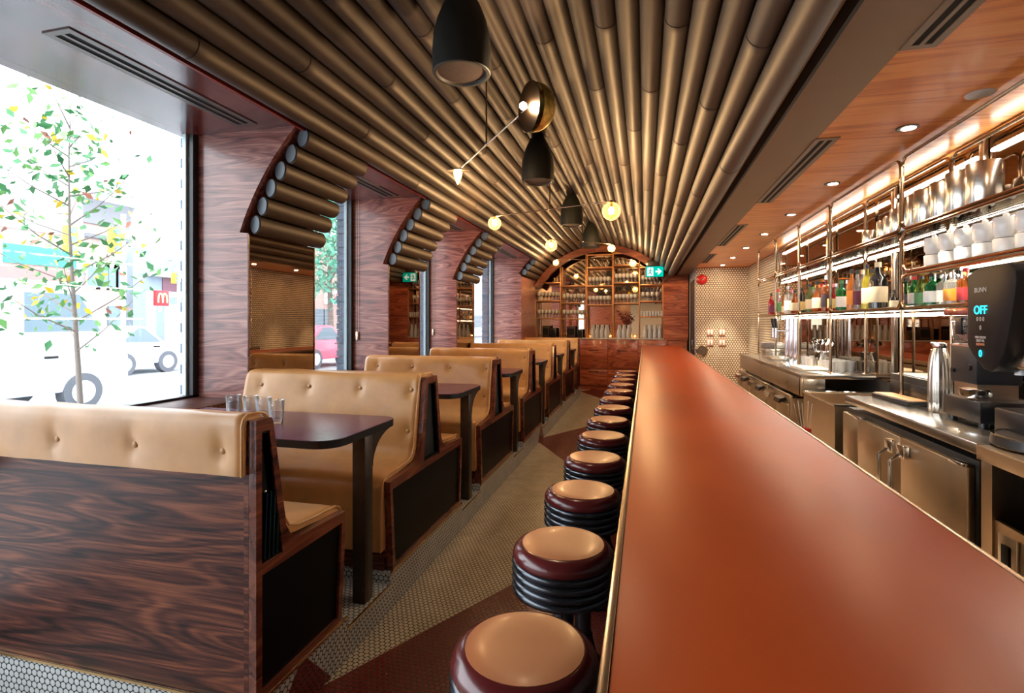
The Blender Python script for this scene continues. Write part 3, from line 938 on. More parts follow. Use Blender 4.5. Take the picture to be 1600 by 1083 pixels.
# ---------------------------------------------------------------- end wall: arched joinery with glassware
ZL = 1.148
NX0, NX1 = -2.42, 0.385
cab = thing('end_cabinet', 'low rosewood cabinet with recessed pulls under the glassware shelves', 'cabinet', ((NX0 + 0.86) / 2, YE, 0))
cx0 = (NX0 + 0.86) / 2
B().box(NX0 - cx0, 0.86 - cx0, 0.02, YB - YE - 0.02, 0.10, ZL - 0.02).box(NX0 - cx0, 0.86 - cx0, 0.06, YB - YE - 0.02, 0.0, 0.10).build('cabinet_body', M_cab, cab)
for c, (a, b) in enumerate([(-1.40, -0.80), (-0.79, -0.16), (-0.15, 0.45), (-2.4, -1.41)]):
    for r_, (z0, z1) in enumerate([(0.12, 0.46), (0.47, 1.12)]):
        d = B().box(a - cx0, b - cx0, 0.0, 0.02, z0, z1, bev=0.002).build('drawer', M_cab, cab)
        m_ = (a + b) / 2 - cx0
        B().box(m_ - 0.11, m_ + 0.11, -0.012, 0.0, z1 - 0.25 if r_ else z1 - 0.06, z1 - 0.235 if r_ else z1 - 0.045, bev=0.003).build('pull', M_slot, d)
o = B().box(NX0, NX1, YE - 0.02, YB, ZL - 0.02, ZL, bev=0.003).build('ledge', mat('pale_ledge', (0.62, 0.55, 0.5), 0.3))
o.data.transform(Matrix.Translation((-cx0, -YE, 0))); o.parent = cab
# right hand wood wall and arch band
side = [(NX1, ZL), (0.86, ZL), (0.86, 2.5), (0.62, 2.5)]
tA = math.acos((0.60 - VC[0]) / (VR + 0.05)) if (0.60 - VC[0]) < VR + 0.05 else 0.5
for q in range(5):
    t = tA + (1.10 - tA) * q / 4 if False else 0
arc = [vp(VR - 0.06, t) for t in [0.56 + (0.745 - 0.56) * q / 5 for q in range(6)]]
side = [(NX1, 0.1), (0.86, 0.1), (0.86, 2.5), (0.60, 2.5)] + [p for p in arc if p[0] > NX1] + [(NX1, arc[-1][1])]
struct(B().prism([(NX1, ZL - 0.02), (0.88, ZL - 0.02), (0.88, 2.52), (0.55, 2.52), (NX1, 2.62)], 'y', YE + 0.005, YB).build('wall_end_panel', M_cab))
band_o, band_i = [], []
for q in range(40):
    t = 0.60 + (2.62 - 0.60) * q / 39
    band_o.append(vp(VR - 0.065, t))
    band_i.append(vp(VR - 0.20, t))
M_archw = wood('arch_band_wood', 0, dark=(0.04, 0.01, 0.006), mid=(0.15, 0.035, 0.018), light=(0.26, 0.07, 0.03), F=5, rough=0.3)
struct(B().prism(band_o + band_i[::-1], 'y', YE - 0.10, YE + 0.06).build('trim_4', M_archw))
struct(B().box(NX0, 0.6, YB - 0.012, YB - 0.002, ZL, 3.24).build('wall_end_mirror', M_mirror2))
# shelving grid
sg = thing('glass_shelving', 'brass and wood grid shelving holding stemware in front of the end mirror', 'shelving', (0, YE + 0.02, ZL))
cols = [-2.42, -1.845, -1.27, -0.69, -0.12, NX1 - 0.012]
def archz(x): return VC[1] + math.sqrt(max(0.01, (VR - 0.19) ** 2 - (x - VC[0]) ** 2))
D_ = 0.30
for x in cols:
    zt_ = min(archz(x), 3.05)
    B().box(x - 0.012, x + 0.012, 0, 0.03, 0, zt_ - ZL, bev=0.002).box(x - 0.012, x + 0.012, D_ - 0.03, D_, 0, zt_ - ZL).build('upright', M_shelfw, sg)
shelves = {0: [1.99, 1.59, 2.40], 1: [2.32, 1.94, 1.58], 2: [2.72, 2.31, 1.89], 3: [2.76, 2.37, 1.92], 4: [2.70, 2.32, 1.96, 1.63]}
for c, zs in shelves.items():
    for z in zs:
        x0, x1 = cols[c] + 0.012, cols[c + 1] - 0.012
        if z > archz(x0) - 0.02 and z > archz(x1) - 0.02: continue
        if c == 0 and z > 2.1: x0 = -2.2
        B().box(x0, x1, 0, D_, z - ZL - 0.022, z - ZL, bev=0.002).build('shelf', M_shelfw, sg)
for (c, z) in ((2, 3.0), (3, 3.02)):
    B().box(cols[c] + 0.012, cols[c + 1] - 0.012, 0, 0.03, z - ZL - 0.03, z - ZL).build('shelf', M_shelfw, sg)
def stem_mesh(s):
    return B().lathe([(0, 0.002), (0.034, 0.0), (0.034, 0.003), (0.006, 0.010), (0.004, 0.02), (0.004, 0.085), (0.010, 0.093), (0.034, 0.115), (0.040, 0.14), (0.033, 0.195), (0.031, 0.195), (0.037, 0.142), (0.030, 0.118), (0, 0.1)], 14)
wg0 = None
GN = 'stemware on the end wall shelves'
rown = {0: 'leftmost', 1: 'second', 2: 'middle', 3: 'fourth', 4: 'rightmost'}
for c, zs in shelves.items():
    for z in zs:
        if z > 2.6 or (c == 0 and z > 2.1) or (c == 4 and z == 1.63) or (c == 1 and z == 2.32): continue
        n = {4: 5}.get(c, 6)
        if c == 4 and z == 1.96: n = 4
        for j in range(n):
            for r_ in range(2):
                x = cols[c] + 0.075 + (0.575 - 0.15) * (j + 0.25 * r_) / (n - 1 + 0.25) * (0.75 if c == 4 else 1)
                y = YE + 0.075 + 0.15 * r_ + 0.01 * random.random()
                if wg0 is None:
                    wg0 = stem_mesh(1).build('wine_glass', M_stem)
                    g = wg0
                else:
                    g = wg0.copy(); COL.objects.link(g)
                g.location = (x, y, z + 0.0)
                g.rotation_euler = (0, 0, random.random() * 6)
                lv = sorted([q for q in zs if q < 2.6], reverse=True).index(z)
                tag(g, 'clear wine glass in the %s bay of the end wall shelving, %s shelf' % (rown[c], ['upper', 'next lower', 'lower'][min(lv, 2)]), 'wine glass', 'stemware, %s bay, shelf %d' % (rown[c], lv + 1))
for j in range(8):
    g = B().lathe([(0, 0), (0.027, 0), (0.031, 0.11), (0.029, 0.11), (0.025, 0.01), (0, 0.008)], 16).build('tumbler', M_stem, None, (cols[4] + 0.05 + 0.06 * j, YE + 0.07, 1.63))
    tag(g, 'clear tumbler on the low shelf of the rightmost end wall bay', 'glass', 'tumblers on the end wall low shelf')
cf0 = None
for (c, x0, n) in ((2, -1.14, 4), (3, -0.56, 3), (4, 0.00, 4)):
    for j in range(n):
        for r_ in range(2):
            if cf0 is None:
                cf0 = B().lathe([(0, 0), (0.042, 0), (0.046, 0.01), (0.047, 0.11), (0.040, 0.16), (0.022, 0.22), (0.017, 0.25), (0.021, 0.295), (0.019, 0.295), (0.014, 0.25), (0.02, 0.215), (0.038, 0.155), (0.044, 0.11), (0.042, 0.012), (0, 0.01)], 18).build('carafe', M_stem)
                g = cf0
            else:
                g = cf0.copy(); COL.objects.link(g)
            g.location = (x0 + 0.102 * j + 0.03 * r_, YE + 0.07 + 0.11 * r_, ZL)
            tag(g, 'clear water carafe standing in the cluster on the ledge, %s bay' % rown[c], 'carafe', 'carafes on the ledge, %s bay' % rown[c])
for k, (x, w, h) in enumerate([(-2.19, 0.16, 0.27), (-2.03, 0.13, 0.22), (-1.62, 0.18, 0.26), (-1.42, 0.12, 0.19)]):
    g = B().box(-w / 2, w / 2, -0.06, 0.06, 0, h, bev=0.006).build('menu_box', M_blackp if k % 2 else mat('dark_brown_box_%d' % k, (0.03, 0.012, 0.01), 0.5), None, (x, YE + 0.14, ZL))
    B().box(-w / 2 + 0.015, w / 2 - 0.015, -0.063, -0.059, h * 0.25, h * 0.8).build('front_card', M_slot, g)
    tag(g, 'dark box on the end wall ledge, %s' % ['tall one at the far left', 'low one at the far left', 'tall one in the second bay', 'low one in the second bay'][k], 'box')
for k, x in enumerate((-1.99, -1.93)):
    g = B().lathe([(0, 0), (0.022, 0), (0.03, 0.10), (0.028, 0.10), (0.02, 0.006), (0, 0.006)], 18).build('brass_cup', M_brass, None, (x, YE + 0.1, 2.40))
    tag(g, 'small brass cup on the top left shelf of the end wall, %s' % ['left one', 'right one'][k], 'cup')
# dried foliage in a vase, standing in for a mirrored arrangement near the camera
vs = thing('reflected_branches_vase', 'vase of dark red branches on the ledge standing in for a mirror reflection', 'plant', (-0.40, YE + 0.33, ZL))
B().lathe([(0, 0), (0.03, 0), (0.045, 0.06), (0.03, 0.14), (0.02, 0.18), (0.026, 0.2), (0, 0.19)], 20).build('vase', M_copper, vs)
st, lf = B(), B()
for k in range(12):
    a = random.uniform(-1, 1)
    tip = Vector((a * 0.2, random.uniform(-0.04, 0.02), random.uniform(0.42, 0.66)))
    st.tube([(0, 0, 0.15), (tip.x * 0.3, 0, 0.32), tip], [0.003, 0.002, 0.001], 5)
    for q in range(18):
        f_ = random.uniform(0.45, 1.0)
        p = Vector((tip.x * f_, tip.y * f_ - 0.01, 0.15 + (tip.z - 0.15) * f_)) + Vector((random.uniform(-.03, .03), random.uniform(-.02, .02), random.uniform(-.03, .03)))
        a1 = Vector((random.uniform(-1, 1), random.uniform(-1, 1), random.uniform(-1, 1))).normalized() * 0.02
        a2 = a1.cross(Vector((random.random(), 1, 0.3))).normalized() * 0.009
        v_ = [lf.bm.verts.new(q_) for q_ in (p - a1, p + a2, p + a1, p - a2)]
        lf.bm.faces.new(v_)
st.build('stems', mat('dark_stem', (0.08, 0.03, 0.02), 0.6), vs)
lf.build('leaves', mat('dark_red_leaf', (0.12, 0.018, 0.018), 0.5), vs)
# candle lights on the ledge
for k, x in enumerate((-1.19, -0.76, -0.22)):
    t = thing('votive_light', 'small glowing votive light on the ledge, %s' % ['left of the first carafe cluster', 'between the first and second clusters', 'between the second and third clusters'][k], 'light', (x, YE + 0.2, ZL))
    B().lathe([(0, 0), (0.03, 0), (0.033, 0.07), (0.03, 0.07), (0.028, 0.01), (0, 0.01)], 18).build('votive_glass', M_globe, t)
    B().sphere((0, 0, 0.04), 0.012, 10).build('flame', glow('flame_%d' % k, (1, 0.55, 0.2), 120), t)
# exit sign
ex = thing('exit_sign', 'green exit sign with running figure and white arrow hanging under the arch', 'sign', (0.19, YE - 0.25, 2.56))
B().box(-0.185, 0.185, -0.02, 0.02, -0.115, 0.115, bev=0.004).build('sign_case', M_blackm, ex)
B().box(-0.178, 0.178, -0.024, -0.0195, -0.108, 0.108).build('sign_face', glow('exit_green', (0.0, 0.50, 0.36), 1.0), ex)
M_exw = glow('exit_white', (0.9, 1.0, 0.96), 1.1)
ar = [(0.02, -0.018), (0.085, -0.018), (0.055, -0.062), (0.085, -0.062), (0.145, 0.0), (0.085, 0.062), (0.055, 0.062), (0.085, 0.018), (0.02, 0.018)]
B().prism(ar, 'y', -0.026, -0.0235).build('arrow', M_exw, ex)
dm = B()
dm.prism([[(-0.145, -0.09), (-0.025, -0.09), (-0.025, 0.085), (-0.145, 0.085)]], 'y', -0.026, -0.0235)
dm.build('doorway', M_exw, ex)
rf = B()
M_exg = glow('exit_figure', (0.0, 0.36, 0.26), 0.9)
rf.cyl((-0.075, -0.028, 0.055), (-0.075, -0.0262, 0.055), 0.014)
for a, b, r_ in [((-0.08, 0.038), (-0.09, -0.01), .011), ((-0.09, -0.01), (-0.065, -0.035), .009), ((-0.065, -0.035), (-0.072, -0.07), .008), ((-0.09, -0.01), (-0.108, -0.04), .009), ((-0.108, -0.04), (-0.132, -0.045), .008), ((-0.08, 0.032), (-0.055, 0.012), .007), ((-0.055, 0.012), (-0.04, 0.025), .006), ((-0.082, 0.032), (-0.108, 0.022), .007), ((-0.108, 0.022), (-0.115, 0.0), .006)]:
    d = (Vector(b) - Vector(a)).normalized(); n_ = Vector((-d.y, d.x)) * r_
    rf.prism([tuple(Vector(a) - n_), tuple(Vector(b) - n_), tuple(Vector(b) + n_), tuple(Vector(a) + n_)], 'y', -0.028, -0.0262)
rf.build('running_figure', M_exg, ex)
B().box(-0.15, 0.15, -0.05, 0.05, 0.115, 0.24, bev=0.01).build('battery_box', M_blackm, ex)
for x in (-0.15, 0.15): B().sphere((x, -0.055, 0.155), 0.028, 16).build('emergency_lamp', M_white, ex)
B().cyl((0, 0, 0.24), (0, 0, 0.36), 0.012).build('mount_rod', M_blackm, ex)

# ---------------------------------------------------------------- things on the tiled wall
fb = thing('fire_bell', 'round red fire alarm bell high on the tiled wall', 'alarm', (1.016, 10.14, 2.284))
Mr = Matrix.Rotation(PI / 2, 4, 'X')
B().lathe([(0.0, 0.05), (0.04, 0.05), (0.07, 0.045), (0.088, 0.025), (0.092, 0.0), (0, 0)], 36, Mr).build('gong', M_redp, fb)
B().lathe([(0, 0.062), (0.014, 0.06), (0.016, 0.05), (0, 0.05)], 16, Mr).build('hub', M_chrome, fb)
for k, (x, z) in enumerate([(1.155, 1.315), (1.36, 1.315), (1.155, 1.128), (1.36, 1.128)]):
    t = thing('switch_plate', 'copper light switch plate on the tiled wall, %s of four' % ['upper left', 'upper right', 'lower left', 'lower right'][k], 'switch', (x, 10.14, z))
    B().box(-0.06, 0.06, -0.008, 0.0, -0.07, 0.07, bev=0.003).build('plate', M_copper, t)
    for dx in (-0.028, 0.028):
        B().box(dx - 0.018, dx + 0.018, -0.014, -0.008, -0.045, 0.045, bev=0.003).build('rocker', M_white, t)
t = thing('round_wall_vent', 'round brown perforated disc low on the tiled wall', 'vent', (1.012, 10.14, 0.975))
B().lathe([(0, 0.014), (0.085, 0.014), (0.085, 0.0), (0, 0.0)], 36, Mr).build('mesh_face', M_bellin, t)
B().lathe([(0.085, 0.018), (0.102, 0.014), (0.104, 0.0), (0.085, 0.0)], 36, Mr).build('rim', M_abrass, t)

# ---------------------------------------------------------------- bar shelf frame (rounded brass loops with glass decks)
XS0, XS1 = 1.494, 1.75
PY = [7.69, 6.72, 5.76, 4.847, 3.61, 1.55]
LV = [2.492, 2.045, 1.575, 1.073]
fr = thing('bar_shelf', 'tall antique brass tube shelf frame with glass decks above the back bar', 'shelf', (XS0, 4.6, 1.073))
def loop(x, ya, yb, za, zb, rc=0.055, tr=0.0085):
    pts = []
    y0, y1 = min(ya, yb) + 0.010, max(ya, yb) - 0.010
    z0, z1 = za + 0.010, zb - 0.010
    for cy, cz, a0 in ((y1 - rc, z1 - rc, 0), (y0 + rc, z1 - rc, 90), (y0 + rc, z0 + rc, 180), (y1 - rc, z0 + rc, 270)):
        for q in range(7):
            a = math.radians(a0 + 90 * q / 6)
            pts.append((x - XS0, cy + rc * math.cos(a) - 4.6, cz + rc * math.sin(a) - 1.073))
    return pts
for x in (XS0, XS1):
    for k in range(5):
        lv = list(LV)
        if k == 4: lv = [2.492, 2.045, 1.79, 1.575]
        for j in range(len(lv) - 1):
            if k < 4 and j == 2: continue
            B().tube(loop(x, PY[k], PY[k + 1], lv[j + 1], lv[j]), 0.0095, 8, closed=True).build('frame_loop', M_abrass, fr)
    for k, y in enumerate(PY[:5]):
        zb = 1.073 if k < 4 else 1.03
        B().cyl((x - XS0, y - 4.6, zb - 1.073), (x - XS0, y - 4.6, LV[2] - 1.073), 0.0105, n=12).lathe([(0, 0), (0.022, 0), (0.022, 0.006), (0.012, 0.012), (0, 0.012)], 20, Matrix.Translation((x - XS0, y - 4.6, zb - 1.073))).build('post', M_abrass, fr)
for k in range(5):
    for z in ([2.045, 1.575] if k < 4 else [2.045, 1.79, 1.575]):
        B().box(0.0, XS1 - XS0 + 0.03, PY[k + 1] - 4.6 + 0.012, PY[k] - 4.6 - 0.012, z - 1.073 - 0.006, z - 1.073 + 0.0).build('glass_deck', M_shglass, fr)
for y0, y1, z, x in ((1.6, 3.3, 2.41, 1.778), (3.42, 4.35, 2.41, 1.778), (4.5, 7.6, 2.41, 1.778), (1.6, 7.6, 2.026, 1.765), (1.6, 7.6, 1.55, 1.765), (1.6, 3.55, 1.765, 1.765)):
    led = thing('light_strip', 'bright linear light strip along the back of the bar shelf', 'light', (x, (y0 + y1) / 2, z), 'linear light strips of the bar shelf')
    led['label'] = {2.41: 'bright linear light strip just under the amber ceiling, %s' % ('nearest length' if y0 == 1.6 else 'short middle length' if y0 < 4 else 'long far length'),
                    2.026: 'bright linear light strip under the top glass deck of the bar shelf',
                    1.55: 'bright linear light strip under the bottle deck, above the worktop',
                    1.765: 'bright linear light strip under the cup deck at the near end'}[z]
    led.pop('group', None)
    h = (y1 - y0) / 2
    B().box(0.010, 0.016, -h, h, -0.012, 0.014).build('channel', M_inox, led)
    B().box(-0.006, 0.009, -h + 0.005, h - 0.005, -0.009, 0.009, bev=.003).build('diffuser', M_led if z > 2.3 else M_led2, led)
# steel posts standing before the mirror
for k, (y, w) in enumerate([(4.40, 0.05), (3.36, 0.035)]):
    o = B().box(-0.012, 0.012, -w / 2, w / 2, 0, ZC - 1.031, bev=0.002).build('steel_post', M_inox, None, (1.775, y, 1.031))
    tag(o, ['flat steel upright on the mirror behind the middle of the bar shelf', 'flat steel upright on the mirror behind the steel canisters'][k], 'post')
# ---------------------------------------------------------------- bottles
def bottle(style, x, y, z, r, h, body, label, cap, text, lbl_from=0.18, lbl_to=0.5, glassm=True):
    if style == 'wine': pr = [(0, 0), (1, 0.01), (1, 0.60), (0.85, 0.68), (0.36, 0.78), (0.32, 0.96)]
    elif style == 'square': pr = [(0, 0), (1, 0.01), (1, 0.66), (0.9, 0.70), (0.34, 0.76), (0.30, 0.93)]
    elif style == 'round': pr = [(0, 0), (0.8, 0.01), (1, 0.15), (1.0, 0.45), (0.75, 0.60), (0.34, 0.70), (0.30, 0.93)]
    else: pr = [(0, 0), (1, 0.01), (1, 0.55), (0.6, 0.72), (0.34, 0.82), (0.30, 0.95)]
    n = 6 if style == 'square' else 18
    t = thing('bottle', text, 'bottle', (x, y, z), 'bottles on the bar shelf')
    pr = [(a * r, b * h) for a, b in pr]
    pr.append((0, pr[-1][1]))
    B().lathe(pr, 18).build('bottle_glass', body, t)
    B().lathe([(r * 1.012, h * lbl_from), (r * 1.02, h * lbl_from + 0.002), (r * 1.02, h * lbl_to - 0.002), (r * 1.012, h * lbl_to)], 18).build('label', label, t)
    B().cyl((0, 0, h * 0.90), (0, 0, h), r * 0.37, n=14).build('cap', cap, t)
    return t
def dyed(name, c, tr=0.85):
    return mat(name, c, 0.08, trans=tr, ior=1.3, coat=0.2)
BG = {'amber': dyed('amber_liquor', (0.62, 0.16, 0.03)), 'red': dyed('red_liquor', (0.6, 0.03, 0.04)), 'clear': dyed('clear_liquor', (0.92, 0.93, 0.95)),
      'green': dyed('green_bottle', (0.03, 0.42, 0.12)), 'dkgreen': dyed('dark_green_bottle', (0.03, 0.16, 0.03)), 'teal': dyed('teal_bottle', (0.35, 0.75, 0.62)),
      'black': mat('black_bottle', (0.01, 0.01, 0.012), 0.1, coat=0.5), 'orange': dyed('orange_liquor', (0.85, 0.25, 0.04), 0.5), 'yellow': dyed('yellow_liquor', (0.75, 0.7, 0.08)), 'olive': dyed('olive_bottle', (0.25, 0.38, 0.08))}
LBm = {'cream': mat('cream_label', (0.75, 0.62, 0.42), 0.5), 'white': mat('white_label', (0.82, 0.8, 0.76), 0.5), 'red': mat('red_label', (0.6, 0.04, 0.05), 0.5), 'dark': mat('dark_label', (0.05, 0.03, 0.04), 0.4),
       'orange': mat('orange_label', (0.8, 0.28, 0.03), 0.5), 'purple': mat('purple_label', (0.12, 0.02, 0.05), 0.5), 'green': mat('green_label', (0.10, 0.26, 0.10), 0.5), 'yellow': mat('yellow_label', (0.85, 0.6, 0.2), 0.5)}
CPm = {'black': M_blackp, 'red': LBm['red'], 'white': M_white, 'cream': LBm['cream'], 'silver': M_chrome, 'pink': mat('pink_cap', (0.7, 0.2, 0.25), 0.4), 'green': LBm['green'], 'amber': mat('amber_cap', (0.4, 0.12, 0.03), 0.4), 'blue': mat('grey_blue_cap', (0.4, 0.45, 0.6), 0.4)}
K_ = 208 / 812
def y_of(u, x):
    a = (u - 800) / 812
    t = (a - K_) / (1 + K_ * a)
    return x / t
BOT = [  # u, x, style, body, label, cap, r, h
 (1205, 1.60, 'wine', 'red', 'purple', 'black', .036, .30), (1216, 1.58, 'square', 'clear', 'green', 'red', .04, .33), (1223, 1.63, 'round', 'orange', 'cream', 'amber', .038, .24),
 (1231, 1.59, 'wine', 'clear', 'white', 'blue', .038, .34), (1237, 1.64, 'round', 'clear', 'cream', 'pink', .038, .30), (1242, 1.58, 'round', 'amber', 'cream', 'black', .042, .27),
 (1253, 1.59, 'wine', 'black', 'yellow', 'black', .034, .28), (1259, 1.65, 'square', 'amber', 'cream', 'amber', .038, .27), (1265, 1.58, 'wine', 'olive', 'cream', 'black', .038, .30),
 (1271, 1.64, 'round', 'clear', 'cream', 'green', .04, .28), (1277, 1.58, 'round', 'amber', 'cream', 'black', .044, .31), (1284, 1.63, 'wine', 'red', 'red', 'red', .038, .29),
 (1291, 1.57, 'square', 'amber', 'dark', 'silver', .042, .34), (1301, 1.60, 'round', 'red', 'yellow', 'pink', .04, .26), (1307, 1.66, 'wine', 'teal', 'white', 'silver', .034, .27),
 (1315, 1.57, 'square', 'green', 'white', 'green', .042, .27), (1324, 1.66, 'wine', 'clear', 'cream', 'silver', .036, .28), (1331, 1.57, 'wine', 'orange', 'orange', 'black', .036, .34),
 (1340, 1.60, 'wine', 'clear', 'purple', 'black', .036, .33), (1348, 1.64, 'round', 'clear', 'red', 'cream', .036, .33), (1355, 1.57, 'wine', 'yellow', 'cream', 'black', .036, .345),
 (1363, 1.63, 'wine', 'yellow', 'cream', 'black', .036, .32), (1372, 1.57, 'wine', 'black', 'cream', 'cream', .056, .34), (1390, 1.66, 'round', 'black', 'cream', 'black', .026, .14), (1397, 1.62, 'round', 'black', 'cream', 'black', .026, .14),
 (1416, 1.60, 'wine', 'dkgreen', 'dark', 'black', .036, .20), (1429, 1.58, 'wine', 'green', 'white', 'red', .034, .20), (1440, 1.60, 'wine', 'olive', 'green', 'black', .036, .20),
 (1457, 1.58, 'wine', 'green', 'white', 'black', .042, .20), (1467, 1.66, 'wine', 'dkgreen', 'dark', 'black', .036, .20), (1475, 1.60, 'square', 'clear', 'white', 'silver', .034, .20),
 (1488, 1.58, 'square', 'clear', 'orange', 'silver', .038, .20), (1499, 1.62, 'square', 'clear', 'yellow', 'black', .036, .20), (1509, 1.58, 'square', 'amber', 'red', 'red', .036, .20)]
for k, (u, x, stl, bo, la, ca, r, h) in enumerate(BOT):
    y = y_of(u, x)
    near = 'near bay' if u > 1409 else 'second bay' if u > 1298 else 'third bay' if u > 1249 else 'far bay'
    bottle(stl, x, y, 1.576, r, h, BG[bo], LBm[la], CPm[ca], '%s %s bottle, %s label, %s cap, bottle deck, %s' % ('tall' if h > .3 else 'small' if h < .16 else 'mid-sized', {'wine': 'slim', 'square': 'straight', 'round': 'rounded'}[stl] + ' ' + bo.replace('dkgreen', 'dark green'), la, ca, near + (' left' if k % 2 else ' right') if False else near))
# steel canisters on the top deck
cn = 0
for k, (y, x, r, h) in enumerate([(3.02, 1.60, .072, .23), (3.20, 1.60, .072, .235), (3.37, 1.60, .066, .225), (3.51, 1.58, .062, .22), (3.66, 1.60, .055, .22), (3.79, 1.60, .05, .21), (3.90, 1.60, .05, .19), (4.00, 1.60, .048, .16), (4.11, 1.60, .048, .15), (4.38, 1.61, .05, .13)]):
    t = thing('steel_canister', 'brushed steel canister on the top glass deck, %s from the camera' % FIRST[k], 'canister', (x, y, 2.046), 'steel canisters on the top deck')
    B().lathe([(0, 0), (r - .002, 0), (r, .003), (r, h - .003), (r - .002, h), (r - .006, h), (r - .006, .01), (0, .01)], 28).build('canister_body', M_inox, t)
# white stacked cups on the cup deck
k = 0
for r_ in range(2):
    for lay in range(2):
        for j in range(7):
            y = 2.52 + 0.15 * j
            x = 1.575 + 0.11 * r_
            t = thing('lidded_cup', 'white lidded cup on the cup deck, %s tier, %s row' % (['bottom', 'top'][lay], ['front', 'back'][r_]), 'cup', (x, y, 1.791 + 0.095 * lay), 'white lidded cups, %s tier, %s row' % (['bottom', 'top'][lay], ['front', 'back'][r_]))
            B().lathe([(0, 0), (.038, 0), (.046, .015), (.048, .08), (.044, .086), (0, .09)], 20).build('cup_body', M_white, t)
            if lay: B().sphere((0, 0, .097), .012, 12).build('lid_knob', M_white, t)
            else: B().lathe([(.0, .0905), (.04, .0905), (.04, .094), (0, .094)], 20).build('lid', M_white, t)

# ---------------------------------------------------------------- far worktop (raised steel station)
XF = 1.243
fs = thing('steel_bar_station', 'raised stainless worktop with deep front lip at the far back bar', 'counter', (1.5, 6.1, 0))
def L(o_, x, y): return o_
def lb(b, x0, x1, y0, y1, z0, z1, bev=0): return b.box(x0 - 1.5, x1 - 1.5, y0 - 6.1, y1 - 6.1, z0, z1, bev=bev)
lb(B(), XF, 1.79, 4.745, 7.6, 1.035, 1.073, .004).build('worktop', M_inoxt, fs)
b_ = B(); lb(b_, XF + .002, XF + .03, 4.76, 7.58, 0.885, 1.036, .003); b_.build('front_lip', M_inoxd, fs)
b_ = B(); lb(b_, XF + .002, 1.43, 4.765, 4.80, 0.885, 1.036, .003); b_.build('end_block', M_inox, fs)
b_ = B(); lb(b_, XF + .03, 1.41, 4.80, 7.5, 0.89, 1.03); b_.build('well', M_slot, fs)
b_ = B()
for y in (4.80, 6.1, 7.5): b_.cyl((XF + .08 - 1.5, y - 6.1, 0), (XF + .08 - 1.5, y - 6.1, 0.89), 0.018)
b_.build('leg', M_inox, fs)
# undercounter coolers below it
for k in range(3):
    y0 = 4.98 + 0.86 * k
    t = thing('drawer_cooler', 'low stainless drawer cooler under the far worktop, %s' % ['nearest', 'middle', 'farthest'][k], 'cooler', (1.5, y0 + .42, 0), 'drawer coolers under the far worktop')
    B().box(-0.28, 0.28, -0.42, 0.42, 0.08, 0.84, bev=.004).build('cooler_body', M_inoxd, t)
    B().box(-0.25, 0.25, -0.4, 0.4, 0.0, 0.08).build('plinth', M_blackm, t)
    for j in (-1, 1):
        d = B().box(-0.295, -0.281, 0.205 * j - 0.2, 0.205 * j + 0.2, 0.12, 0.78, bev=.003).build('drawer_front', M_inoxd, t)
        B().prism([(-0.345, 0.775), (-0.285, 0.80), (-0.285, 0.83), (-0.335, 0.815)], 'y', 0.205 * j - 0.1, 0.205 * j + 0.1).build('latch', M_chrome if j > 0 else M_blackp, d)
    B().box(-0.285, -0.22, -0.41, 0.41, 0.841, 0.862, bev=.003).build('top_rail', M_inox, t)
# dark recess and steel tub between the stations
t = thing('ice_tub', 'open stainless tub in the gap between the two worktops', 'tub', (1.45, 4.27, 0))
B().prism([[(-0.2, -0.3), (0.3, -0.3), (0.3, 0.42), (-0.2, 0.42)], [(-0.18, -0.28), (0.28, -0.28), (0.28, 0.40), (-0.18, 0.40)]], 'z', 0.55, 0.93).build('tub_wall', M_inoxd, t)
B().box(-0.19, 0.29, -0.29, 0.41, 0.54, 0.56).build('tub_floor', M_inoxd, t)
b_ = B()
for x in (-0.17, 0.27):
    for y in (-0.27, 0.39): b_.cyl((x, y, 0), (x, y, 0.55), 0.015)
b_.build('leg', M_inox, t)
B().tube([(-0.2, -0.3, 0.935), (0.3, -0.3, 0.935), (0.3, 0.42, 0.935), (-0.2, 0.42, 0.935)], 0.009, 8, closed=True).build('rim', M_chrome, t)
t = thing('straw_holder', 'red perforated tumbler with long stirrers beside the steel tub', 'holder', (1.08, 4.02, 0))
B().cyl((0, 0, 0), (0, 0, 0.66), 0.012).lathe([(0, 0.0), (0.09, 0.0), (0.09, 0.01), (0, 0.012)], 20).build('stand', M_inox, t)
B().lathe([(0, .66), (.036, .66), (.04, .76), (.037, .76), (.033, .67), (0, .67)], 20).build('tumbler', M_redp, t)
b_ = B()
for k in range(5): b_.cyl((0.008 * k - .015, 0, .67), (0.03 * k - .075, 0.02 * (k % 3) - .02, .93 + .02 * (k % 2)), 0.002, n=6)
b_.build('stirrers', M_white, t)

# near fridge and its worktop
nf = thing('undercounter_fridge', 'stainless two door undercounter fridge with chrome latch handles', 'fridge', (1.52, 3.12, 0))
B().box(-0.255, 0.27, -0.70, 0.655, 0.10, 0.955, bev=.003).build('fridge_body', M_blackm, nf)
for y0, y1, nm in ((-0.675, -0.125, 1), (-0.115, 0.415, -1)):
    d = B().box(-0.285, -0.256, y0, y1, 0.14, 0.925, bev=.004).build('door', M_inoxd, nf)
    yh = y1 - 0.06 if nm > 0 else y0 + 0.06
    b_ = B().box(-0.315, -0.286, yh - 0.035, yh + 0.035, 0.835, 0.90, bev=.006)
    b_.tube([(-0.315, yh, 0.85), (-0.352, yh, 0.82), (-0.352, yh, 0.63), (-0.335, yh - 0.02 * nm, 0.60), (-0.30, yh - 0.03 * nm, 0.59)], 0.010, 10)
    b_.box(-0.300, -0.286, yh - 0.03, yh + 0.01, 0.58, 0.62, bev=.003)
    b_.build('latch_handle', M_chrome, d)
    yo = y0 + 0.04 if nm > 0 else y1 - 0.04
    B().box(-0.305, -0.27, yo - 0.05, yo + 0.05, 0.925, 0.94, bev=.003).build('hinge', M_chrome, d)
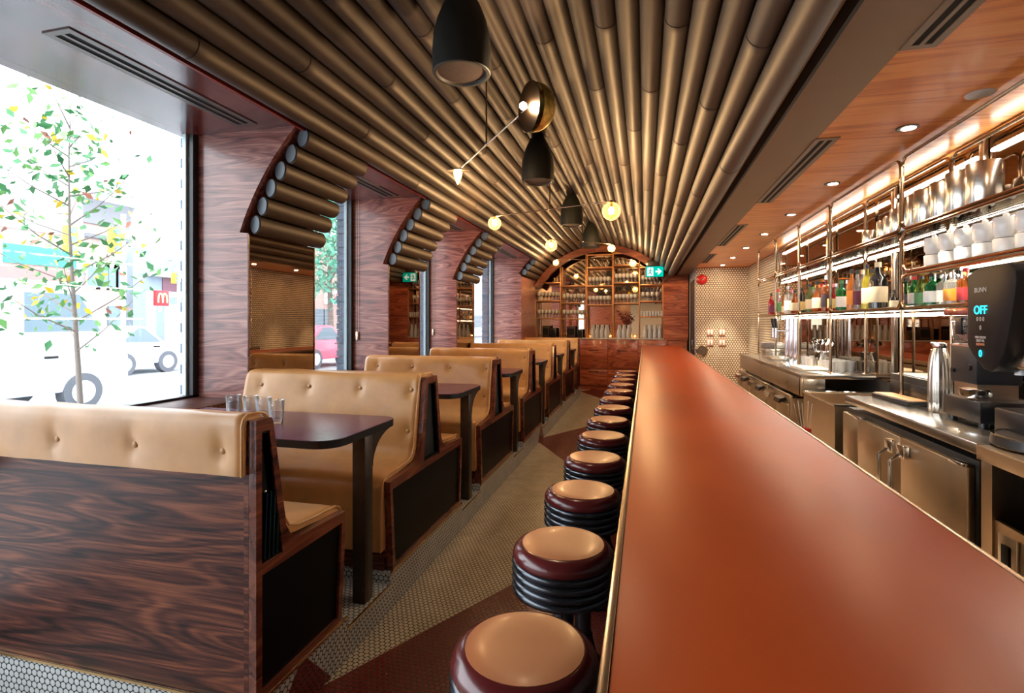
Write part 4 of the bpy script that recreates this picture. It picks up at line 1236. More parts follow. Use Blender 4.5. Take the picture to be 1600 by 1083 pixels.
d = B().box(-0.285, -0.256, 0.425, 0.655, 0.14, 0.925, bev=.004).build('side_panel', M_inoxd, nf)
B().box(-0.2, 0.25, -0.68, 0.64, 0.0, 0.10).build('plinth', M_slot, nf)
wt = thing('steel_worktop', 'stainless worktop with pale sheen over the two door fridge', 'worktop', (1.5, 3.08, 1.031))
B().box(XF - 1.5, 0.29, -0.68, 0.686, -0.045, 0.0, bev=.004).box(0.275, 0.29, -0.68, 0.686, 0.0, 0.09, bev=.002).build('top_sheet', M_inoxt, wt)
wt2 = thing('steel_worktop', 'brown reflecting stainless worktop under the coffee brewer at the right edge', 'worktop', (1.5, 1.75, 1.031))
B().box(XF - 1.5 - .002, 0.29, -0.75, 0.645, -0.060, -0.004, bev=.004).build('top_sheet', M_inoxd, wt2)
cb = thing('open_steel_cabinet', 'open stainless cabinet with a latch on its lower panel at the right edge', 'cabinet', (1.52, 1.75, 0))
B().box(-0.265, -0.235, 0.575, 0.64, 0.0, 0.970).box(-0.265, 0.27, -0.75, -0.72, 0, 0.970).box(0.25, 0.27, -0.72, 0.64, 0, 0.970).box(-0.235, 0.25, 0.61, 0.64, 0, 0.970).build('frame', M_inoxd, cb)
B().box(-0.258, -0.24, -0.72, 0.575, 0.06, 0.765, bev=.003).build('lower_panel', M_inoxd, cb)
B().box(-0.2, 0.25, -0.72, 0.61, 0.02, 0.5).box(-0.05, 0.25, -0.72, 0.61, 0.5, 0.97).build('dark_interior', M_slot, cb)
B().box(-0.246, -0.240, 0.40, 0.404, 0.765, 0.97).build('glass_edge', M_inox, cb)
l_ = B().box(-0.268, -0.258, 0.44, 0.54, 0.50, 0.735, bev=.004).build('latch_plate', M_inox, cb)
B().box(-0.275, -0.268, 0.47, 0.51, 0.54, 0.70, bev=.003).build('latch_slot', M_slot, l_)

# ---------------------------------------------------------------- things on the near worktop
ZT = 1.0315
t = thing('wooden_tray', 'low dark edged board lying on the near steel worktop', 'tray', (1.46, 3.52, ZT), rz=0.08)
B().box(-0.06, 0.055, -0.17, 0.22, 0, .026, bev=.003).build('tray_body', M_blackp, t)
B().box(-0.052, 0.047, -0.16, 0.21, .026, .031).build('board', mat('tan_board', (0.42, 0.25, 0.13), 0.4), t)
t = thing('cash_drawer', 'black metal cash drawer with a round key lock', 'cash drawer', (1.62, 3.55, ZT), rz=0.0)
B().box(-0.10, 0.12, -0.22, 0.27, .015, .145, bev=.004).build('drawer_case', M_blackm, t)
B().box(-0.106, -0.10, -0.21, 0.26, .03, .105, bev=.002).build('drawer_front', M_blackp, t)
B().cyl((-0.112, -0.03, .075), (-0.104, -0.03, .075), .011).build('key_lock', M_chrome, t)
for y in (-0.19, 0.24): B().cyl((-0.08, y, 0), (-0.08, y, .016), .014).build('foot', M_blackp, t)
B().box(-0.08, 0.10, -0.12, 0.22, .146, .152, bev=.002).build('paper_stack', M_white, t)
b_ = B().box(-0.03, 0.11, -0.20, -0.07, .152, .24, bev=.012)
b_.build('receipt_printer', M_blackp, t)
# insulated jug
t = thing('steel_jug', 'tall fluted stainless vacuum jug with curved handle', 'jug', (1.487, 3.175, ZT))
n_ = 20
b_ = B()
prof = [(0.044, 0), (0.048, .006), (0.05, .06), (0.050, .15), (0.047, .22), (0.040, .28), (0.030, .32), (0.026, .335)]
rings = []
for (r, z) in prof:
    rings.append([b_.bm.verts.new(((r * (1 + .035 * math.cos(a * 12))) * math.cos(a), (r * (1 + .035 * math.cos(a * 12))) * math.sin(a), z)) for a in [2 * PI * q / 96 for q in range(96)]])
for A_, C_ in zip(rings, rings[1:]):
    for q in range(96): b_.bm.faces.new((A_[q], C_[q], C_[(q + 1) % 96], A_[(q + 1) % 96]))
b_.bm.faces.new(rings[0]); b_.bm.faces.new(rings[-1][::-1])
b_.build('jug_body', M_inox, t)
B().lathe([(0, .335), (.03, .335), (.033, .345), (.03, .36), (0, .365)], 24).box(-.012, .012, .0, .075, .352, .362, bev=.003).build('lid', M_chrome, t)
B().tube([(-.0, .03, .33), (-.0, .07, .32), (.0, .098, .27), (0, .105, .20), (0, .095, .16), (0, .06, .155)], .008, 10).build('handle', M_chrome, t)
# frothing jug / portafilter head standing behind
t = thing('espresso_tamper_stand', 'chrome disc shaped head on a bent stem behind the steel jug', 'utensil', (1.66, 3.30, ZT + .153))
b_ = B().tube([(0, 0, 0.0), (0, 0.01, .13), (-.01, .04, .19), (-.02, .07, .215)], .009, 10).lathe([(0, 0), (.035, 0), (.035, .008), (.01, .014), (0, .014)], 24)
b_.build('stem', M_chrome, t)
B().lathe([(0, -.012), (.045, -.012), (.05, 0), (.045, .012), (.02, .02), (0, .02)], 28, Matrix.Translation((-.02, .085, .228)) @ Matrix.Rotation(0.5, 4, 'X')).build('head', M_chrome, t)
t.location.z = ZT
t.location = (1.66, 3.22, ZT)
# grinder
g = thing('coffee_grinder', 'black coffee grinder with a clear bean hopper and brown lid', 'grinder', (1.52, 2.90, ZT))
B().box(-0.09, 0.12, -0.17, 0.13, 0.02, 0.115, bev=.006).build('base', M_blackp, g)
for y in (-0.14, 0.10): B().cyl((-0.06, y, 0), (-0.06, y, .022), .02).build('foot', M_blackp, g)
B().box(-0.075, 0.10, -0.115, 0.095, 0.185, 0.365, bev=.008).build('front_housing', mat('charcoal_housing', (0.018, 0.018, 0.021), 0.35), g)
B().box(-0.065, 0.09, -0.1, 0.08, 0.11, 0.19).build('neck', M_inox, g)
B().lathe([(0, 0), (.055, 0), (.06, .015), (.06, .04), (0, .045)], 28, Matrix.Translation((-.05, -.06, .125))).build('dosing_ring', M_chrome, g)
B().cyl((-0.085, -.07, 0.26), (-0.074, -.07, .26), .014).build('dial', M_blackp, g)
B().cyl((-0.085, .06, 0.24), (-0.074, .06, .24), .012).build('dial', M_blackp, g)
B().box(-0.076, -0.07, -0.112, 0.092, 0.355, 0.363).build('edge_strip', M_copper, g)
B().prism([(-0.07, .37), (0.07, .37), (0.09, .47), (0.09, .50), (-0.09, .50), (-0.09, .47)], 'x', -0.075, 0.09, bev=.004).build('hopper', M_tumbler, g)
bn = B()
for k in range(330):
    x, y = random.uniform(-.063, .078), random.uniform(-.066, .066)
    z = .38 + random.random() * .075 * (1 - abs(y) / .12)
    bn.sphere((x, y, z), .0065, 6, (1, 1.4, .8))
o = bn.build('coffee_beans', mat('roasted_beans', (0.10, 0.035, 0.016), 0.35), g)
o['kind'] = 'stuff'
B().prism([(-0.105, .502), (0.105, .502), (0.10, .535), (-0.08, .535)], 'x', -0.10, 0.105, bev=.005).build('hopper_lid', mat('brown_lid', (0.16, 0.03, 0.02), 0.2, coat=.4), g)
B().box(-0.092, -0.080, -0.03, 0.02, .41, .49, bev=.004).build('slide_gate', M_blackp, g)
# brewer
w_ = thing('coffee_brewer', 'tall stainless coffee brewer with black curved control fin and blue display', 'coffee machine', (1.50, 2.465, ZT))
zb = 1.31 - ZT
fin = [(0.285, 1.318), (0.14, 1.285), (0.075, 1.30), (0.015, 1.38), (-0.02, 1.50), (-0.045, 1.62), (-0.05, 1.68), (-0.03, 1.72), (0.02, 1.738), (0.285, 1.722)]
fin = [(0.285, 1.40), (0.285, 1.71), (0.20, 1.733), (0.06, 1.738), (0.0, 1.733), (-0.03, 1.705), (-0.035, 1.66), (-0.015, 1.56), (0.01, 1.46), (0.04, 1.37), (0.085, 1.31), (0.12, 1.292), (0.17, 1.30), (0.25, 1.36)]
B().prism([(y, z - ZT) for y, z in fin], 'x', -0.11, -0.02, bev=.008).build('control_fin', mat('matt_black_fin', (0.006, 0.006, 0.008), 0.45, spec=0.2), w_)
B().box(-0.04, 0.24, -0.26, 0.10, 1.31 - ZT, 1.727 - ZT, bev=.006).build('upper_housing', mat('warm_steel', (0.62, 0.38, 0.18), 0.4, metal=0.7), w_)
B().prism([(0.24, 1.36 - ZT), (0.24, 1.33 - ZT), (-0.26, 1.305 - ZT), (-0.26, 1.36 - ZT)], 'x', -0.07, 0.2, bev=.003).build('brew_head', M_inox, w_)
B().cyl((0.06, -0.02, 0.07), (0.06, -0.02, 1.31 - ZT), 0.10, n=36).build('tower', M_inox, w_)
B().cyl((-0.0, 0.13, .25), (-0.0, 0.13, .285), .02).build('spray_nozzle', M_white, w_)
B().box(-0.11, 0.20, -0.12, 0.10, 0.02, 0.12, bev=.008).build('base', M_blackp, w_)
dt = B().lathe([(0, 0), (.165, 0), (.17, .006), (.165, .038), (.16, .04), (0, .036)], 44, Matrix.Translation((-.05, -.13, 0)) @ Matrix.Diagonal((1, 1.15, 1, 1))).build('drip_tray', M_blackp, w_)
B().lathe([(0.155, .0385), (.166, .0385), (.166, .043), (.155, .043)], 44, Matrix.Translation((-.05, -.13, 0)) @ Matrix.Diagonal((1, 1.15, 1, 1))).build('tray_rim', M_chrome, dt)
# writing on the fin (reads towards the aisle)
def writing(txt, size, mtl, y, z, parent, name):
    cu = bpy.data.curves.new(name, 'FONT')
    cu.body = txt
    cu.size = size
    cu.extrude = 0.0004
    cu.align_x = 'CENTER'
    tmp = bpy.data.objects.new(name, cu)
    COL.objects.link(tmp)
    dg = bpy.context.evaluated_depsgraph_get()
    me = bpy.data.meshes.new_from_object(tmp.evaluated_get(dg))
    bpy.data.objects.remove(tmp)
    me.transform(Matrix.Translation((-0.1115, y, z)) @ Matrix(((0, 0, -1, 0), (-1, 0, 0, 0), (0, 1, 0, 0), (0, 0, 0, 1))))
    me.materials.clear()
    me.materials.append(mtl)
    o = bpy.data.objects.new(name, me)
    COL.objects.link(o)
    o.parent = parent
    return o
M_cy = glow('cyan_display', (0.02, 0.75, 1.0), 4.0)
M_gy = mat('grey_print', (0.55, 0.52, 0.5), 0.5)
writing('BUNN', 0.030, M_gy, 0.185, 1.628 - ZT, w_, 'brand_print')
writing('OFF', 0.052, M_cy, 0.185, 1.535 - ZT, w_, 'display_digits')
writing('0 0 0', 0.026, M_gy, 0.185, 1.505 - ZT, w_, 'button_row')
writing('0', 0.026, M_gy, 0.185, 1.468 - ZT, w_, 'single_button')
writing('PRECISION', 0.015, M_gy, 0.185, 1.430 - ZT, w_, 'small_print')
writing('DIGITAL', 0.015, M_gy, 0.185, 1.416 - ZT, w_, 'small_print')
writing('BREWER', 0.015, mat('orange_print', (0.7, 0.25, 0.12), 0.5), 0.185, 1.400 - ZT, w_, 'small_print')
writing('0', 0.042, M_cy, 0.185, 1.352 - ZT, w_, 'brew_button')

# ---------------------------------------------------------------- things on the far worktop
ZW = 1.0735
tp = thing('beer_tap_tower', 'tall chrome beer tap tower with two black handled taps', 'beer tap', (1.56, 6.25, ZW))
for k, y in enumerate((-0.17, 0.0, 0.17)):
    B().cyl((0, y, 0), (0, y, 0.47), 0.038, n=28).build('column', M_chrome, tp)
for k, y in enumerate((0.20, 0.34)):
    tp_ = B().cyl((-0.12, y, 0.33), (0.0, y * 0.5, 0.33), 0.012).cyl((-0.12, y, 0.25), (-0.12, y, 0.36), 0.014).build('faucet', M_chrome, tp)
    B().cyl((-0.12, y, 0.36), (-0.13, y, 0.47), 0.014, 0.02).build('tap_handle', M_blackp, tp_)
B().box(-0.2, 0.06, 0.08, 0.5, 0, 0.03, bev=.004).build('drip_tray', M_inox, tp)
sb = thing('steel_bucket', 'polished steel bucket holding bar spoons and strainers', 'bucket', (1.60, 5.42, ZW))
B().lathe([(0, 0), (.058, 0), (.07, .15), (.073, .152), (.067, .15), (.055, .008), (0, .008)], 32).build('bucket_body', M_chrome, sb)
b_ = B()
for k in range(9):
    a = k * 0.7
    tip = (0.075 * math.cos(a), 0.09 * math.sin(a), 0.22 + 0.012 * (k % 4))
    b_.cyl((0.02 * math.cos(a), .02 * math.sin(a), .02), tip, .0022, n=6)
    b_.lathe([(0, -.003), (.022, -.002), (.024, .002), (0, .004)], 14, Matrix.Translation(tip) @ Matrix.Rotation(1.2, 4, 'X') @ Matrix.Rotation(a, 4, 'Z'))
b_.build('bar_tools', M_chrome, sb)
tw = thing('folded_towel', 'folded cream bar towel lying in front of the small glasses', 'towel', (1.44, 5.25, ZW))
cushion([(y_, z_, 0, 0, False) for y_, z_ in [(-.20, 0), (.2, 0), (.205, .008), (.2, .018), (0, .022), (-.2, .018), (-.205, .008)]], -.10, .12, [], 12).build('towel_cloth', mat('cream_towel', (0.7, 0.62, 0.5), 0.9), tw)
sg0 = None
for j in range(8):
    for r_ in range(3):
        if abs(5.42 - (5.05 + 0.115 * j + .03 * r_)) < .1 and r_ == 1: continue
        if sg0 is None:
            sg0 = B().lathe([(0, 0), (.026, 0), (.03, .085), (.028, .085), (.023, .008), (0, .008)], 16).build('small_glass', M_stem); g = sg0
        else:
            g = sg0.copy(); COL.objects.link(g)
        g.location = (1.565 + .085 * r_ - (.0 if r_ else .0), 5.05 + .115 * j + .03 * r_, ZW)
        if r_ == 0 and abs(g.location.y - 5.42) < .1: g.location.x = 1.50
        tag(g, 'small clear glass among the rows beside the steel bucket, %s row' % ['front', 'middle', 'back'][r_], 'glass', 'small glasses on the far worktop, %s row' % ['front', 'middle', 'back'][r_])
t = thing('card_terminal', 'grey terminal with a white card front beyond the beer taps', 'terminal', (1.60, 7.25, ZW))
B().box(-0.13, 0.13, -0.12, 0.12, 0.0, .09, bev=.006).build('tray_base', M_inox, t)
B().box(-0.15, 0.10, -0.08, 0.1, 0.09, .17, bev=.01).build('terminal_body', mat('grey_plastic', (0.16, 0.13, 0.12), 0.4), t)
B().box(-0.02, 0.12, -0.085, -0.08, 0.10, .16, bev=.001).build('white_card', M_white, t)
t = thing('mixing_cup', 'white handled cup on the far tiled side ledge', 'cup', (1.55, 6.95, ZW))
B().lathe([(0, 0), (.03, 0), (.045, .06), (.043, .06), (.028, .006), (0, .006)], 24).build('cup_body', M_white, t)
B().tube([(0, -.04, .045), (0, -.06, .04), (0, -.06, .022), (0, -.038, .015)], .004, 8).build('handle', M_white, t)

# ---------------------------------------------------------------- the street
M_road = noisy(mat('pale_asphalt', (0.36, 0.38, 0.40), 0.8), 1.5, 0.08)
struct(B().box(-90, XW - 0.12, -40, 90, -0.14, -0.06).build('floor_street', M_road))
M_walk = noisy(mat('sidewalk_concrete', (0.50, 0.51, 0.52), 0.85), 2, 0.06)
o = B().box(-6.2, XW - 0.12, -40, 90, -0.08, 0.0).build('floor_sidewalk', M_walk); struct(o)
o = B().box(-22.5, -19.2, -40, 90, -0.08, 0.06).build('floor_sidewalk_across', M_walk); struct(o)
M_ext = noisy(mat('blue_grey_brick', (0.10, 0.15, 0.20), 0.8), 14, 0.2, stretch=(1, 1, 3))
bb = B()
for (a, b) in ((3.08, 3.62), (5.06, 5.65), (7.09, 7.67), (10.3, 12.0)):
    z = 0.0
    k = 0
    while z < 3.3:
        d = 0.012 * (k % 2)
        bb.box(-3.28, XW - 0.12, a - d, b, z, z + 0.068)
        z += 0.075; k += 1
    bb.box(-3.265, XW - 0.12, a + .012, b - .01, 0, 3.3)
struct(bb.build('wall_outer_piers', M_ext))
struct(B().box(-3.28, XW - 0.1, YN, 12.0, ZS + 0.3, 3.9).build('wall_outer_lintel', M_ext))
def on(u, v, X):
    a = (u - 800) / 812; b = (503.5 - v) / 812
    c = 1 / math.sqrt(1 + K_ * K_); s_ = K_ * c
    d = Vector((a * c - s_, c + a * s_, b))
    k = X / d.x
    return d.y * k, 1.5 + d.z * k
def facade(name, label, u0, u1, vt, X, m, depth, z0=0.0, extra=None):
    y0, _ = on(u0, vt, X); y1, zt1 = on(u1, vt, X)
    root = thing(name, label, 'building', (X, (y0 + y1) / 2, z0))
    h = (y1 - y0) / 2
    B().box(-depth, 0, -h, h, 0, zt1 - z0).build('facade', m, root)
    return root, h, zt1
M_brickp = noisy(mat('washed_brick', (0.50, 0.34, 0.30), 0.85), 6, 0.2, stretch=(1, 1, 4))
M_trimw = mat('pale_stone', (0.62, 0.63, 0.65), 0.8)
M_winb = mat('dark_shop_glass', (0.14, 0.2, 0.24), 0.4)
M_tyre = mat('grey_tyre', (0.10, 0.11, 0.13), 0.7)
M_teal = mat('teal_fascia', (0.05, 0.45, 0.38), 0.6)
M_bluep = noisy(mat('blue_grey_render', (0.28, 0.36, 0.44), 0.8), 2, 0.05)
# corner shop row at the left
r_, h_, z_ = facade('shop_building', 'low brown brick shop row with teal signs behind the young tree', -60, 128, 352, -21.0, M_brickp, 9)
r_['category'] = 'building'
B().box(0.0, 0.12, -h_, h_, z_ - 0.5, z_ - 0.15).build('cornice', M_trimw, r_)
B().box(0.0, 0.10, -h_ * 0.4, h_ * 0.92, z_ - 1.7, z_ - 1.05).build('sign_band', M_teal, r_)
B().box(0.0, 0.14, -h_, h_, z_ - 2.3, z_ - 1.85).build('brick_band', mat('rose_band', (0.45, 0.18, 0.17), 0.8), r_)
B().box(0.0, 0.12, -h_ * .5, h_ * 0.55, z_ - 3.1, z_ - 2.55).build('lower_sign', M_teal, r_)
B().box(0.0, 0.05, -h_ * .9, h_ * 0.9, 0.3, z_ - 3.3).build('shop_window', M_winb, r_)
# tall pale block behind
r_, h_, z_ = facade('pale_block', 'tall pale grey block rising at the far left behind the shops', -80, 38, 292, -32.0, mat('pale_grey_render', (0.60, 0.66, 0.74), 0.8), 8)
B().box(0.0, 0.2, -h_, h_, z_ - 0.4, z_).build('parapet', M_trimw, r_)
# corner brick house with cornices
r_, h_, z_ = facade('corner_brick_building', 'two storey corner brick building with a heavy dark cornice', 128, 194, 325, -21.0, M_brickp, 7)
M_cor = mat('weathered_cornice', (0.20, 0.20, 0.22), 0.8)
B().prism([(-0.1, z_ - 0.9), (0.12, z_ - 0.9), (0.2, z_ - 0.25), (0.42, z_), (0.0, z_ + 0.1), (-0.1, z_ + 0.1)], 'y', -h_ - 0.1, h_ + 0.15).build('cornice', M_cor, r_)
B().prism([(-0.1, z_ - 1.5), (0.25, z_ - 1.45), (0.3, z_ - 1.32), (-0.1, z_ - 1.32)], 'y', -h_, h_ + 0.1).build('string_course', M_cor, r_)
o = r_.children
for i_, (yy, zz) in enumerate([(-.55, z_ - 3.0), (-.1, z_ - 3.0), (.4, z_ - 3.0), (.75, z_ - 3.0)]):
    yc = yy * h_
    pts = [(yc - .28, zz - .45), (yc + .28, zz - .45), (yc + .28, zz + .45)] + [(yc + .28 * math.cos(a), zz + .45 + .28 * math.sin(a)) for a in [PI * q / 8 for q in range(1, 8)]] + [(yc - .28, zz + .45)]
    f_ = B().prism(pts, 'x', 0.0, 0.06).build('window', M_trimw, r_)
    B().box(0.06, 0.08, yc - .2, yc + .2, zz - .38, zz + .42).build('pane', M_winb, f_)
B().box(0.0, 0.1, h_ * .15, h_ * .75, 0.1, z_ - 4.1).build('shopfront', M_winb, r_)
# blue grey restaurant with the M sign
r_, h_, z_ = facade('restaurant_building', 'low blue grey restaurant with white canopy beyond the crossing', 208, 300, 407, -24.0, M_bluep, 7)
yc, zc = on(248, 398, -24.0)
B().box(-1.6, -0.8, yc - r_.location.y - .35, yc - r_.location.y + .35, z_, zc + .35).build('chimney', M_bluep, r_)
ya, za = on(228, 428, -24); yb2, _ = on(300, 428, -24)
B().box(0, 0.5, ya - r_.location.y, yb2 - r_.location.y, za - .1, za + .1).build('canopy', M_trimw, r_)
y1_, z1_ = on(253, 455, -24); y2_, z2_ = on(282, 430, -24)
B().box(0.0, 0.06, y1_ - r_.location.y, y2_ - r_.location.y, z1_, z2_ - .15).build('window', mat('plum_window', (0.22, 0.12, 0.16), 0.4), r_)
y1_, z1_ = on(256, 515, -24); y2_, z2_ = on(284, 476, -24)
B().box(0.0, 0.06, y1_ - r_.location.y, y2_ - r_.location.y, .2, z2_).build('doorway', M_trimw, r_)
# white drive through frame with the red sign
yA, zA = on(236, 458, -20.5); yB_, _ = on(300, 458, -20.5)
gt = thing('sign_gantry', 'white angular sign frame carrying the small red square sign', 'frame', (-20.5, yA, 0))
B().box(-.12, .12, -.12, .12, 0, zA + .1).box(-.12, .12, .12, yB_ - yA, zA - .12, zA + .1).build('gantry_frame', mat('white_gantry', (0.8, 0.8, 0.8), 0.5), gt)
yM, zM = on(252, 466, -20.3)
sn = thing('red_m_sign', 'small red square sign with a pale yellow arched letter', 'sign', (-20.3, yM, zM))
B().box(-.06, .06, -.33, .33, -.33, .33, bev=.02).build('sign_board', mat('sign_red', (0.75, 0.02, 0.03), 0.4), sn)
b_ = B()
for s in (-1, 1):
    pts = []
    for q in range(13):
        a = PI * q / 12
        pts.append((.075, s * .105 + .105 * math.cos(a) * 1.0, -.2 + .40 * math.sin(a) ** .7))
    b_.tube(pts, .033, 8)
b_.build('arched_letter', mat('sign_yellow', (0.95, 0.8, 0.35), 0.4), sn)
B().box(-.1, -.05, -.05, .05, -.6, .2).build('bracket', M_trimw, sn)
# buildings down the street seen through the narrow windows
r_, h_, z_ = facade('storefront_building', 'brick storefront with a white sign seen through the second window', 430, 600, 395, -19.0, M_brickp, 8)
yc, zc = on(525, 466, -18.9); 
B().box(0, .12, yc - r_.location.y - 1.1, yc - r_.location.y + 1.1, zc - .42, zc + .42).build('shop_sign', M_white, r_)
b_ = None
def street_text(txt, size, y, z, X, mtl, parent):
    cu = bpy.data.curves.new('t', 'FONT'); cu.body = txt; cu.size = size; cu.extrude = .01; cu.align_x = 'CENTER'
    tmp = bpy.data.objects.new('t', cu); COL.objects.link(tmp)
    me = bpy.data.meshes.new_from_object(tmp.evaluated_get(bpy.context.evaluated_depsgraph_get()))
    bpy.data.objects.remove(tmp)
    me.transform(Matrix.Translation((X, y, z)) @ Matrix(((0, 0, 1, 0), (1, 0, 0, 0), (0, 1, 0, 0), (0, 0, 0, 1))))
    me.materials.clear(); me.materials.append(mtl)
    o = bpy.data.objects.new('sign_lettering', me); COL.objects.link(o); o.parent = parent
street_text('NAIL', .5, yc - r_.location.y, zc - .02, .13, LBm['red'], r_)
street_text('HAIR', .42, yc - r_.location.y, zc - .4, .13, M_slot, r_)
for i_, u in enumerate((498, 512, 545)):
    ya, _ = on(u, 480, -19)
    B().box(0, .06, ya - r_.location.y - .5, ya - r_.location.y + .5, .3, 2.3).build('shop_window', M_winb, r_)
r_, h_, z_ = facade('far_street_building', 'pale building at the end of the street seen through the farther windows', 640, 775, 420, -17.0, mat('pale_far_render', (0.5, 0.55, 0.6), 0.8), 8)
B().box(0, .08, -h_ * .5, h_ * .5, 1.0, 2.2).build('shop_window', M_winb, r_)

def tree(label, loc, H, trunk_r, spread, nb, nl, ls, cols_, lean=0.0, seed=3, cat='tree', first=0.34):
    random.seed(seed)
    root = thing('street_tree', label, cat, loc)
    tk = B()
    path = [(0, 0, -.05), (.01, -.015, H * .15), (-.01, -.03, H * .3), (-.03, -.05, H * .45), (-.02, -.10 + lean, H * .65), (.0, -.12 + lean, H * .85), (0, -.1 + lean, H)]
    tk.tube(path, [trunk_r, trunk_r * .9, trunk_r * .8, trunk_r * .65, trunk_r * .4, trunk_r * .25, trunk_r * .1], 10)
    lv = [B() for _ in cols_]
    for k in range(nb):
        f = first + (0.95 - first) * k / nb
        z = H * f
        i = min(5, int(f * 6)); 
        base = Vector(path[0])
        for a, b in zip(path, path[1:]):
            if a[2] <= z <= b[2]:
                base = Vector(a).lerp(Vector(b), (z - a[2]) / (b[2] - a[2]))
        ang = k * 2.4 + random.uniform(-.4, .4)
        L_ = spread * (1.05 - abs(f - .5) * 1.3) * random.uniform(.7, 1.15)
        tip = base + Vector((math.cos(ang) * L_, math.sin(ang) * L_, L_ * random.uniform(.35, .9)))
        mid = base.lerp(tip, .5) + Vector((0, 0, -.05 * L_))
        tk.tube([base, mid, tip], [trunk_r * .3, trunk_r * .18, trunk_r * .06], 6)
        for q in range(nl):
            t_ = random.uniform(.25, 1.08)
            p = (base.lerp(mid, t_ * 2) if t_ < .5 else mid.lerp(tip, (t_ - .5) * 2)) + Vector([random.gauss(0, .16 * spread) for _ in range(3)])
            a1 = Vector([random.uniform(-1, 1) for _ in range(3)]).normalized()
            a2 = a1.cross(Vector([random.uniform(-1, 1) for _ in range(3)])).normalized()
            s1 = ls * random.uniform(.6, 1.3)
            w2 = lv[random.choices(range(len(cols_)), [c[1] for c in cols_])[0]]
            nrm = a1.cross(a2) * s1 * .12
            v_ = [w2.bm.verts.new(x) for x in (p - a1 * s1, p - a1 * .2 * s1 + a2 * s1 * .5 + nrm, p + a1 * s1, p - a1 * .2 * s1 - a2 * s1 * .5 + nrm)]
            w2.bm.faces.new((v_[0], v_[1], v_[2])); w2.bm.faces.new((v_[0], v_[2], v_[3]))
    tk.build('trunk', mat('bark_%d' % seed, (0.20, 0.17, 0.15), 0.8), root)
    for w2, (c, _, nm) in zip(lv, cols_):
        m_ = mat('leaf_%s_%d' % (nm, seed), c, 0.5)
        w2.build('%s_leaves' % nm, m_, root)
    return root
tree('slim young street tree with green and yellow leaves outside the big window', (-5.25, 3.82, 0.0), 3.6, .030, .70, 24, 26, .048, [((0.05, 0.20, 0.07), 6, 'green'), ((0.14, 0.33, 0.09), 3, 'light_green'), ((0.75, 0.52, 0.03), 1.4, 'yellow'), ((0.30, 0.10, 0.06), .5, 'rust')], seed=5)
ty, _ = on(517, 480, -13.6)
tree('fuller green street tree seen through the second window', (-13.6, ty, 0), 7.2, .15, 1.6, 26, 70, .14, [((0.10, 0.42, 0.30), 3, 'green'), ((0.25, 0.6, 0.42), 2, 'pale_green')], seed=9)

# vehicles standing in the street
def vehicle(label, cat, X, u0, u1, H, col, kind, name):
    ya, _ = on(u0, 500, X); yb, _ = on(u1, 500, X)
    Lh = (yb - ya) / 2
    root = thing(name, label, cat, (X - .95, (ya + yb) / 2, -0.06))
    m_ = mat('paint_%s' % name, col, 0.3, coat=0.6)
    if kind == 'van':
        out = [(-Lh, .35), (Lh, .35), (Lh, .95), (Lh - .25, 1.15), (Lh - .75, H - .12), (Lh - 1.1, H), (-Lh + .1, H), (-Lh, H - .15)]
        win = [(Lh - 1.75, H - .85), (Lh - .55, H - .85), (Lh - .92, H - .2), (Lh - 1.75, H - .2)]
    else:
        out = [(-Lh, .3), (Lh, .3), (Lh, .75), (Lh - .9, .92), (Lh - 1.6, H), (-Lh + 1.2, H), (-Lh + .5, .98), (-Lh, .9)]
        win = [(-Lh + .75, .98), (Lh - 1.1, .95), (Lh - 1.65, H - .07), (-Lh + 1.25, H - .07)]
    B().prism(out, 'x', -0.9, 0.9, bev=.05).build('body', m_, root)
    B().prism(win, 'x', .895, .912).build('side_window', M_winb, root)
    for s in (-1, 1):
        wy = s * (Lh - .85)
        for x in (-.82, .82):
            wh = B().cyl((x - .1, wy, .33), (x + .1, wy, .33), .33, n=28).build('wheel', M_tyre, root)
            B().cyl((x + (.095 if x > 0 else -.095), wy, .33), (x + (.108 if x > 0 else -.108), wy, .33), .2, n=20).build('hub_cap', M_trimw, wh)
    B().box(.88, .93, Lh * .2 - .1, Lh * .2 + .1, .95 if kind == 'van' else .8, .99 if kind == 'van' else .83).build('door_handle', M_blackp, root)
    return root
vehicle('long white delivery van standing in the street behind the young tree', 'van', -9.6, -190, 205, 2.25, (0.80, 0.84, 0.88), 'van', 'delivery_van')
vehicle('pale blue car in the street beside the restaurant', 'car', -14.5, 150, 300, 1.45, (0.62, 0.74, 0.82), 'car', 'parked_car')
vehicle('rose red car in the street seen through the second window', 'car', -10.5, 470, 560, 1.45, (0.75, 0.10, 0.18), 'car', 'parked_car')
# bicycle leaning outside, only its wheel shows
yb_, zb_ = on(2, 640, -3.9)
bk = thing('bicycle', 'bicycle outside the big window, its dark tyre arc showing at the left edge', 'bicycle', (-3.9, yb_, 0.0))
for dy in (0.0, -1.02):
    b_ = B().tube([(0, dy + .33 * math.cos(a), .34 + .33 * math.sin(a)) for a in [2 * PI * q / 40 for q in range(40)]], .018, 8, closed=True)
    wl_ = b_.build('tyre', M_blackp, bk)
    b_ = B()
    for q in range(14):
        a = 2 * PI * q / 14
        b_.cyl((0, dy, .34), (0, dy + .315 * math.cos(a), .34 + .315 * math.sin(a)), .0015, n=5)
    b_.tube([(0, dy + .31 * math.cos(a), .34 + .31 * math.sin(a)) for a in [2 * PI * q / 40 for q in range(40)]], .008, 6, closed=True)
    b_.build('rim_and_spokes', M_chrome, wl_)
B().tube([(0, 0, .34), (0, -.12, .85), (0, -.55, .80), (0, -.48, .30), (0, -.12, .80)], .014, 8).tube([(0, -1.02, .34), (0, -.48, .30)], .01, 6).tube([(0, -1.02, .34), (0, -.56, .80), (0, -.58, .92)], .01, 6).build('frame', M_blackm, bk)
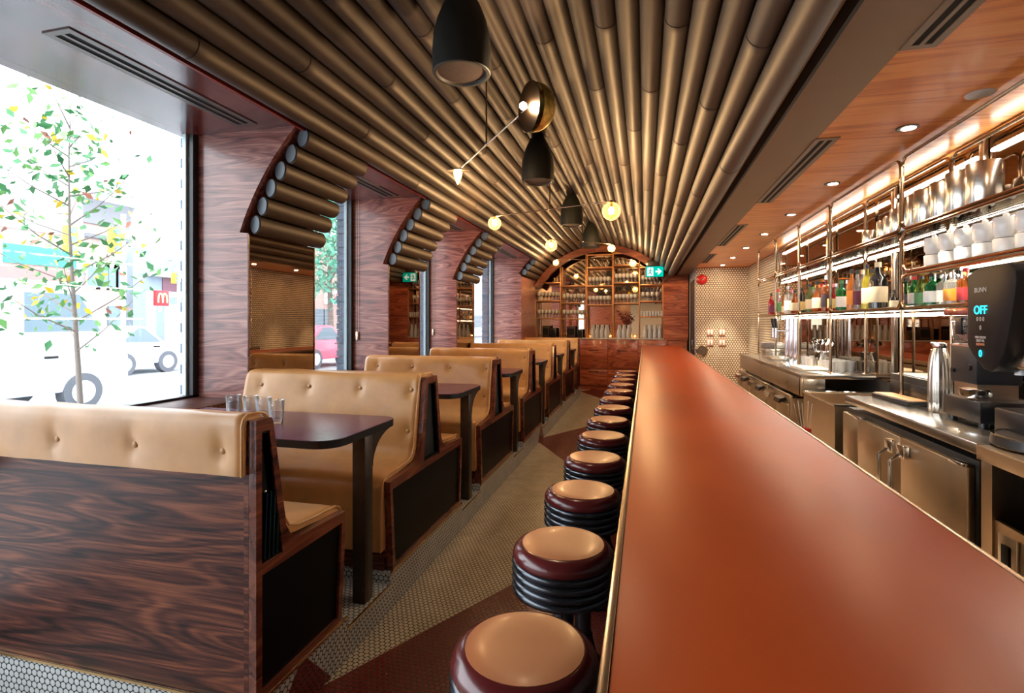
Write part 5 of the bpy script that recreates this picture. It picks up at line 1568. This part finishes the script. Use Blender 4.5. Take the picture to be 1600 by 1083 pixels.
B().tube([(-.25, -.08, .95), (-.1, -.14, .97), (.1, -.14, .97), (.25, -.08, .95)], .011, 8).cyl((0, -.13, .84), (0, -.14, .97), .012).build('handlebar', M_chrome, bk)
B().sphere((0, -.58, .94), .07, 14, (.8, 1.6, .35)).build('saddle', M_blackp, bk)
# traffic signals and poles
def signal(u, v0, v1, X, label, k):
    y0, zt_ = on(u, v0, X); _, zb_ = on(u, v1, X)
    h = (zt_ - zb_)
    t = thing('traffic_light', label, 'traffic light', (X, y0, 0))
    w2 = h * .2
    B().box(-.1, .1, -w2, w2, zb_, zt_, bev=.03).build('housing', mat('signal_yellow_%d' % k, (0.85, 0.55, 0.03), 0.5), t)
    for q in range(3):
        zc_ = zb_ + h * (q + .5) / 3
        B().cyl((.1, 0, zc_), (.13, 0, zc_), w2 * .62, n=16).build('lens', M_winb, t)
    B().cyl((0, w2 + .1, 0), (0, w2 + .1, zt_ + .4), .06).cyl((0, w2 + .1, zt_ + .1), (0, 0, zt_ + .1), .03).build('pole', M_trimw, t)
signal(109, 353, 395, -14.0, 'yellow traffic light behind the tree crown, left one', 0)
signal(179, 355, 396, -14.0, 'yellow traffic light before the corner brick building', 1)
signal(273, 426, 443, -17.0, 'small yellow traffic light beside the restaurant canopy', 2)
yu, zu = on(142, 250, -25)
t = thing('utility_pole', 'utility pole with cross arms rising above the roofs', 'pole', (-25, yu, 0))
B().cyl((0, 0, 0), (0, 0, zu + .2), .12, .08).build('pole_shaft', M_trimw, t)
B().box(-.06, .06, -.9, .9, zu - .2, zu - .05).box(-.06, .06, -.5, .5, zu - 1.0, zu - .88).build('cross_arm', M_bluep, t)
B().cyl((.25, .2, zu - 1.9), (.25, .2, zu - 1.3), .2, n=20).build('transformer', M_bluep, t)
b_ = B()
for q, dz in enumerate((0, -.5, -1.1)):
    p0 = Vector((-24.9 + q, yu - 6, zu - .1 + dz)); p1 = Vector((-18 - q, 40, 8.0 + q * .5))
    b_.tube([p0.lerp(p1, s / 12) - Vector((0, 0, 1.0 * math.sin(PI * s / 12))) for s in range(13)], .018, 5)
o = b_.build('overhead_wire', M_bluep); tag(o, 'thin overhead wires strung along the street', 'wire', kind='stuff')
